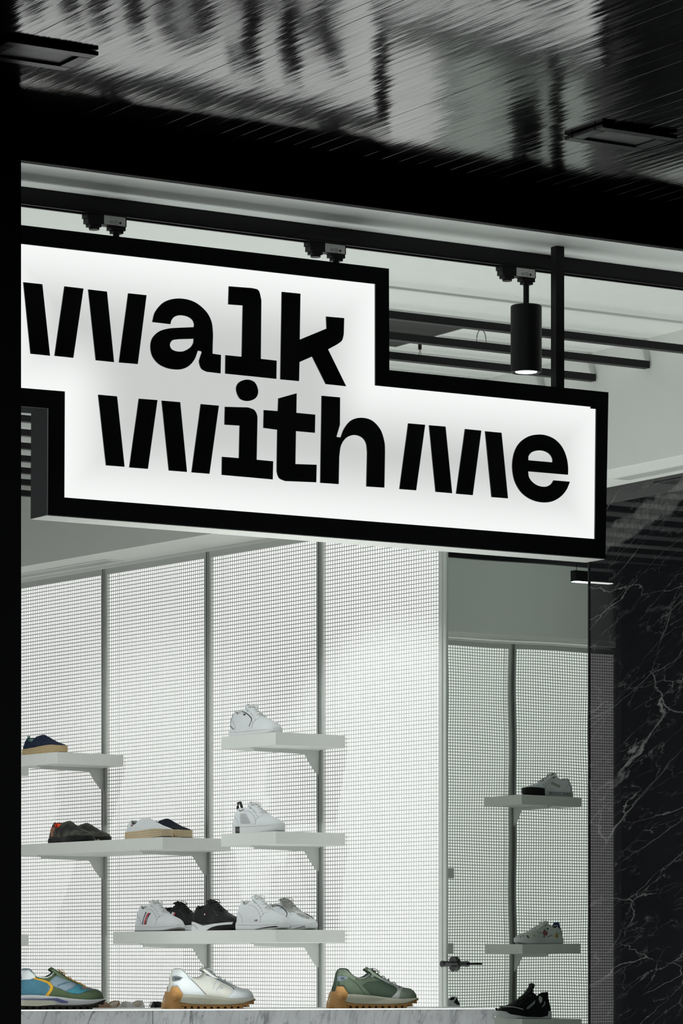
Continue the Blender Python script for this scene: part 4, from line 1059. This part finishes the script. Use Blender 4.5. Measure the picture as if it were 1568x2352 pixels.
# --- running shoes on the counter: profile traced from the side
TOEC = CA
def runner(label, px0, px1, cols, style):
    L = .285; mid = (px0+px1)/2; d = .10
    p = Cp(u_at(mid, d), d, CZ)
    t = thing('running_shoe', label, 'running shoe', p, TOEC, 'running shoes on the marble counter')
    top = [(0,.395),(.02,.418),(.06,.435),(.12,.435),(.165,.425),(.20,.392),(.24,.358),(.29,.338),(.35,.332),(.40,.345),(.44,.378),(.475,.408),(.52,.388),(.58,.357),(.66,.312),(.74,.268),(.80,.243),(.86,.222),(.92,.214),(.96,.192),(.985,.158),(1.0,.10)]
    st = [(0,.15),(.17,.155),(.44,.138),(.66,.112),(.82,.104),(1.0,.112)]
    mb_ = [(0,.06),(.14,.062),(.29,.043),(.62,.038),(.82,.048),(.95,.082),(1.0,.10)]
    sb = [(0,.022),(.8,.020),(.87,.030),(.95,.062),(1.0,.088)]
    heel = [(0,0),(.06,.004),(.10,.022),(.14,.032),(.24,.056),(.32,.070),(.38,.078),(.44,.10)]
    S = Shoe(L=L, W=.050, WH=.037, top=top, sole_top=st, sole_bot=sb, heel=heel, ua=.055, ub=.455, gap=.026, sole_out=.0045, blunt=2.6)
    S.upper([cols['base'], cols['lining']], t)
    S.sole(mb_, st, cols['mid'], t, 'midsole')
    S.sole(sb, mb_, cols['out'], t, 'outsole')
    n = 13
    for k in range(n):
        u = .10+.86*k/(n-1); z = interp(sb, u); z2 = interp(sb, u)-.020 if u < .8 else interp(sb, u)-.018
        W = S.hw(u)+.004; x = (u-.5)*L
        if u > .93: W *= .8
        MB().box((x-.0062,-W,max(0,z2*L)),(x+.0062,W,z*L+.002), ch=.0012).build('lug', cols['out'], t)
    return t, S
lF = leather
lWhiteB = lF('bright_white_leather',(.80,.845,.86))
wr = dict(base=lF('cream_mesh',(.76,.755,.69),.8,bump=.2), lining=lF('pale_mint_lining',(.60,.66,.60),.9), mid=rCream, out=rGum)
def common(t, S, c):
    """c: heel panel, collar, eyestay, toe cap, mudguard, tag"""
    S.panel([(.075,.30),(.10,.345),(.215,.335),(.255,.345),(.33,.26),(.43,.15),(.44,.125),(.10,.125),(.06,.20)], c['heel'], t, 'heel_panel', eps=.0014)
    S.panel([(.078,.30),(.085,.36),(.105,.42),(.165,.425),(.20,.39),(.24,.355),(.285,.335),(.255,.30),(.20,.325),(.13,.34)], c['collar'], t, 'collar_panel', eps=.0022)
    S.panel([(.44,.365),(.475,.395),(.58,.345),(.66,.302),(.74,.258),(.78,.24),(.74,.205),(.72,.235),(.60,.295),(.50,.345),(.46,.335)], c['stay'], t, 'eyelet_stay', eps=.0016)
    S.panel([(.74,.11),(.76,.175),(.80,.208),(.86,.212),(.93,.200),(.965,.17),(.985,.135),(.985,.10)], c['toe'], t, 'toe_cap', eps=.0014)
    S.panel([(.655,.115),(.72,.17),(.745,.215),(.79,.228),(.84,.222),(.78,.195),(.755,.15),(.745,.105)], c['guard'], t, 'toe_guard', eps=.0018)
    S.panel([(.078,.295),(.082,.345),(.10,.352),(.14,.348),(.185,.332),(.14,.305),(.10,.293)], c['tag'], t, 'heel_tag', eps=.0030)
def heel_clip(t, S, mat):
    S.sole([(0,0),(.13,0)],[(0,.17),(.05,.20),(.13,.20)], mat, t, 'heel_clip_base', out=.0058, s0=0, s1=.12)
    S.panel([(.003,.0),(.004,.05),(.035,.10),(.055,.20),(.065,.238),(.12,.236),(.178,.155),(.137,.062),(.155,.045),(.15,.0)], mat, t, 'heel_clip', on='sole', eps=.0015, thick=.003)
    for v in (.145,.095): S.panel([(.045,v),(.06,v+.022),(.12,v+.018),(.105,v-.002)], mat, t, 'clip_rib', on='sole', eps=.0035, thick=.003)
def midsole_relief(t, S, mat):
    S.panel([(.155,.075),(.19,.145),(.44,.128),(.60,.108),(.50,.075),(.30,.062)], mat, t, 'midsole_relief', on='sole', eps=.0010, thick=.002)
def zip_lines(t, S, m1, m2):
    S.line([(.46,.368),(.52,.345),(.62,.292),(.72,.240),(.75,.205)], .010, m1, t, 'stay_edge', eps=.0028)
    S.line([(.49,.372),(.58,.330),(.68,.283),(.77,.245)], .006, m2, t, 'stay_edge', eps=.0028)
# white
t, S = runner('white running shoe with cream midsole and gum heel clip, on the marble counter', 379, 579, wr, 0)
common(t, S, dict(heel=lWhiteB, collar=lWhiteB, stay=lWhiteB, toe=lWhiteB, guard=lWhiteB, tag=lF('grey_tag',(.20,.24,.25),.5)))
heel_clip(t, S, rGum); midsole_relief(t, S, leather('cream_recess',(.74,.73,.60)))
zip_lines(t, S, leather('slate_edge',(.14,.17,.20)), leather('slate_edge2',(.22,.25,.28)))
S.text('995', .128, .318, .042, lInk, t, eps=.0042)
for pts in ([(.565,.275),(.575,.305),(.60,.31),(.64,.285),(.62,.22),(.59,.215)],[(.52,.21),(.535,.255),(.55,.275)],[(.55,.19),(.575,.22),(.60,.235),(.61,.25)]): S.line(pts, .010, lWhite, t, 'embossed_mark', eps=.0024, both=False)
S.line([(.24,.345),(.33,.26),(.43,.15)], .005, rGrey, t, 'seam', eps=.0026)
S.tongue([(.64,.318),(.56,.372),(.50,.405),(.455,.435),(.43,.448)], .05, lWhite2, t, th=.008)
S.laces(5, .50, .74, lWhite, t, half=.017, r=.0020)
# green
gBase = lF('forest_mesh',(.055,.085,.055),.85,bump=.3); gSuede = lF('green_suede',(.125,.165,.115),.95,bump=.4,noise=.15); gPale = lF('pale_green_suede',(.20,.25,.185),.95,bump=.4,noise=.12); gGrey = lF('pale_grey_trim',(.46,.49,.47),.6)
t, S = runner('olive green suede running shoe with gum heel clip, rightmost on the marble counter', 757, 954, dict(base=gBase, lining=gGrey, mid=rCream, out=rGum), 0)
common(t, S, dict(heel=gSuede, collar=gPale, stay=gGrey, toe=gPale, guard=gGrey, tag=lF('blue_grey_tag',(.25,.30,.36),.5)))
heel_clip(t, S, rGum); midsole_relief(t, S, leather('sage_recess',(.58,.59,.46)))
S.panel([(.34,.15),(.40,.14),(.36,.20),(.345,.255),(.42,.29),(.56,.30),(.47,.34),(.44,.365),(.40,.335),(.30,.32),(.26,.30),(.30,.24)], gSuede, t, 'side_panel', eps=.0012)
S.line([(.19,.335),(.29,.25),(.38,.125)], .006, gBase, t, 'seam', eps=.0026)
S.line([(.23,.355),(.27,.334),(.33,.325),(.40,.338),(.45,.375)], .008, gGrey, t, 'collar_edge', eps=.0020)
S.panel([(.565,.325),(.575,.335),(.655,.29),(.65,.265)], lWhite, t, 'side_tab', eps=.0040)
S.text('95', .125, .318, .042, cNavy, t, eps=.0042)
S.tongue([(.64,.318),(.56,.372),(.50,.405),(.455,.435),(.43,.448)], .05, gPale, t, th=.008)
S.laces(5, .50, .74, lF('grey_lace',(.20,.21,.19),.8), t, half=.017, r=.0020)
# multicoloured
bBlue = lF('teal_suede',(.055,.16,.22),.95,bump=.4,noise=.2); bPale = lF('blue_grey_mesh',(.22,.30,.36),.8,bump=.3); bTeal = lF('bright_teal',(.045,.22,.29),.85,bump=.3); bOlive = lF('olive_suede',(.075,.11,.055),.95,bump=.4,noise=.2); bMust = lF('mustard_trim',(.62,.34,.02),.6); bLav = lF('lavender_foam',(.14,.16,.34),.6); bTaupe = lF('taupe_suede',(.26,.19,.155),.95)
t, S = runner('multicoloured running shoe in teal, olive and mustard suede, half hidden by the black pillar', 33, 232, dict(base=bPale, lining=lF('mint_grey_lining',(.40,.48,.44),.9), mid=rWhite, out=leather('brown_black_outsole',(.03,.026,.02),.6)), 1)
S.panel([(.07,.20),(.08,.31),(.20,.325),(.30,.30),(.36,.275),(.385,.235),(.33,.135),(.05,.125)], bBlue, t, 'heel_panel', eps=.0014)
S.panel([(.21,.325),(.30,.30),(.37,.272),(.395,.235),(.38,.20),(.32,.135),(.36,.13),(.41,.20),(.425,.245),(.39,.29),(.30,.325),(.22,.345)], bMust, t, 'mustard_band', eps=.0020)
S.panel([(.24,.33),(.30,.32),(.39,.30),(.42,.325),(.47,.36),(.48,.40),(.46,.41),(.42,.37),(.36,.335),(.28,.345),(.24,.36)], bOlive, t, 'collar_panel', eps=.0022)
S.panel([(.42,.245),(.50,.215),(.58,.175),(.66,.158),(.72,.165),(.80,.20),(.90,.21),(.96,.18),(.985,.13),(.985,.10),(.70,.105),(.55,.115),(.34,.13)], bOlive, t, 'mudguard', eps=.0018)
S.panel([(.56,.19),(.64,.225),(.70,.272),(.76,.255),(.72,.225),(.80,.222),(.86,.215),(.74,.18),(.68,.163),(.60,.175)], bTeal, t, 'toe_overlay', eps=.0024)
S.panel([(.73,.24),(.79,.243),(.86,.222),(.90,.215),(.82,.212),(.75,.213)], bTaupe, t, 'toe_vamp', eps=.0026)
S.line([(.49,.395),(.60,.335),(.70,.285),(.79,.245)], .012, bMust, t, 'lace_trim', eps=.0030)
S.line([(.48,.385),(.56,.335),(.70,.272)], .006, bOlive, t, 'lace_trim', eps=.0034)
S.line([(.47,.24),(.50,.26),(.60,.285)], .004, bBlue, t, 'seam', eps=.0016)
S.panel([(.06,.33),(.09,.41),(.17,.415),(.22,.37),(.235,.34),(.18,.318),(.08,.312)], lWhite, t, 'heel_collar', eps=.0026)
S.line([(.165,.418),(.20,.385),(.25,.352),(.32,.336),(.38,.342),(.43,.37),(.46,.405)], .010, gGrey, t, 'collar_edge', eps=.0030)
S.panel([(.05,.115),(.30,.112),(.46,.118),(.54,.092),(.57,.085),(.57,.065),(.50,.068),(.42,.098),(.25,.104),(.05,.108)], bLav, t, 'midsole_insert', on='sole', eps=.0012)
S.panel([(.05,.04),(.05,.095),(.40,.09),(.45,.07),(.44,.05),(.25,.035)], rCream, t, 'midsole_window', on='sole', eps=.0010)
S.tongue([(.64,.318),(.56,.372),(.50,.405),(.455,.435),(.43,.448)], .05, bOlive, t, th=.008)
S.laces(5, .52, .74, leather('sand_lace',(.50,.38,.22)), t, half=.017, r=.0020)

# --- shoes on the back wall, seen in the mirror door
MG = 'sneakers on the back wall seen in the mirror'
p, r = on_back(1257, .235, R1)
t, S = base_sneaker('white sneaker with black toe and lettered sole, uppermost in the mirror door', p, r, lWhite, rWhite, lLining, L=.28, group=MG, lace=lInk, piping=lGreyW, sole_h=.115)
S.sole([(0,0),(.78,0),(.9,.012),(1,.035)], [(.6,.13),(.8,.15),(.95,.155),(1,.14)], rBlack, t, 'toe_bumper', out=.0058, s0=.66)
S.text('JEANS COUTURE', .35, .058, .070, lInk, t, on='sole', eps=.0012, sx=.95)
S.panel([(.30,.21),(.46,.27),(.50,.225),(.33,.165)], lGreyW, t, 'side_patch', both=False)
S.panel([(.02,.25),(.06,.25),(.09,.345),(.05,.345)], lInk, t, 'heel_patch')
S.sole([(0,-.0005),(.7,-.0005),(.9,.011),(1,.034)],[(0,.014),(.7,.014),(.9,.024),(1,.045)], rBlack, t, 'outsole', out=.005)
p, r = on_back(1236, .235, R3)
def printed():
    m = leather('printed_leather', (.6,.62,.6)); nt = m.node_tree; b = nt.nodes['Principled BSDF']; tc = nt.nodes.new('ShaderNodeTexCoord'); v = nt.nodes.new('ShaderNodeTexVoronoi'); v.inputs['Scale'].default_value = 85; nt.links.new(tc.outputs['Object'], v.inputs['Vector'])
    n = nt.nodes.new('ShaderNodeTexNoise'); n.inputs['Scale'].default_value = 60; nt.links.new(tc.outputs['Object'], n.inputs['Vector'])
    cr = nt.nodes.new('ShaderNodeValToRGB'); cr.color_ramp.interpolation = 'CONSTANT'; e = cr.color_ramp.elements; e[0].color = (.08,.09,.09,1); e[1].position = .36; e[1].color = (.6,.62,.6,1); x = e.new(.66); x.color = (.45,.38,.12,1)
    nt.links.new(n.outputs[0], cr.inputs[0]); nt.links.new(cr.outputs[0], b.inputs['Base Color']); return m
lPrint = printed()
t, S = base_sneaker('white sneaker with small coloured drawings and blue heel, in the mirror door', p, r, lPrint, rWhite, lInk, L=.28, group=MG, lace=lWhite2, sole_h=.11)
S.panel(sm((.42,.16),(.39,.20),(.40,.235),(.44,.25),(.48,.24),(.50,.20),(.48,.165)), leather('dusty_red_print',(.28,.09,.10)), t, 'round_print', both=False)
S.panel([(.16,.11),(.155,.19),(.19,.20),(.22,.18),(.215,.11)], leather('ochre_print',(.35,.28,.05)), t, 'heel_print', both=False)
S.panel([(.01,.27),(.04,.32),(.06,.40),(.11,.40),(.16,.315),(.10,.28)], leather('blue_heel',(.02,.035,.16)), t, 'heel_patch')
p, r = on_back(1201, .235, R4)
t, S = base_sneaker('black high running sneaker with white sole and side lettering, lowest in the mirror door', p, r, lBlack, rWhite, lLinDark, L=.315, group=MG, lace=lF('grey_black_lace',(.05,.05,.05)), sole_h=.12, hi=.05, nl=7)
S.tongue([(.50,.37),(.43,.43),(.38,.48),(.345,.53),(.335,.56)], .050, lBlack, t, name='tall_tongue')
S.panel([(.01,.28),(.02,.36),(.03,.42),(.10,.41),(.15,.35),(.12,.27)], lBlack, t, 'heel_tab', eps=.003)
S.panel([(.20,.33),(.25,.36),(.27,.30),(.25,.24),(.21,.27)], gGrey, t, 'white_stay', eps=.0024)
S.panel([(.12,.05),(.10,.20),(.35,.17),(.7,.13),(.95,.17),(.97,.15),(.85,.07),(.55,.03),(.25,.025)], lBlack, t, 'black_wrap', on='sole', eps=.0016)
S.line([(.92,.185),(.80,.185),(.70,.165),(.62,.145),(.55,.11)], .014, gGrey, t, 'white_swoop', eps=.0040)
S.line([(.26,.15),(.20,.20),(.17,.23),(.16,.27)], .014, gGrey, t, 'white_swoop', eps=.0030)
for k in range(7): S.panel([(.34+.028*k,.285-.018*k),(.352+.028*k,.28-.018*k),(.372+.028*k,.225-.018*k),(.36+.028*k,.23-.018*k)], gGrey, t, 'letter_bar', eps=.0024, both=False)
p, r = on_back(1000, .235, R4)
t, S = base_sneaker('two-tone white and black sneaker cut by the left edge of the mirror door', p, r, lWhite, rWhite, lLinDark, L=.29, group=MG, lace=lInk, sole_h=.11, hi=.05)
S.panel([(.02,.27),(.05,.36),(.13,.37),(.20,.30),(.12,.25)], lInk, t, 'heel_patch')
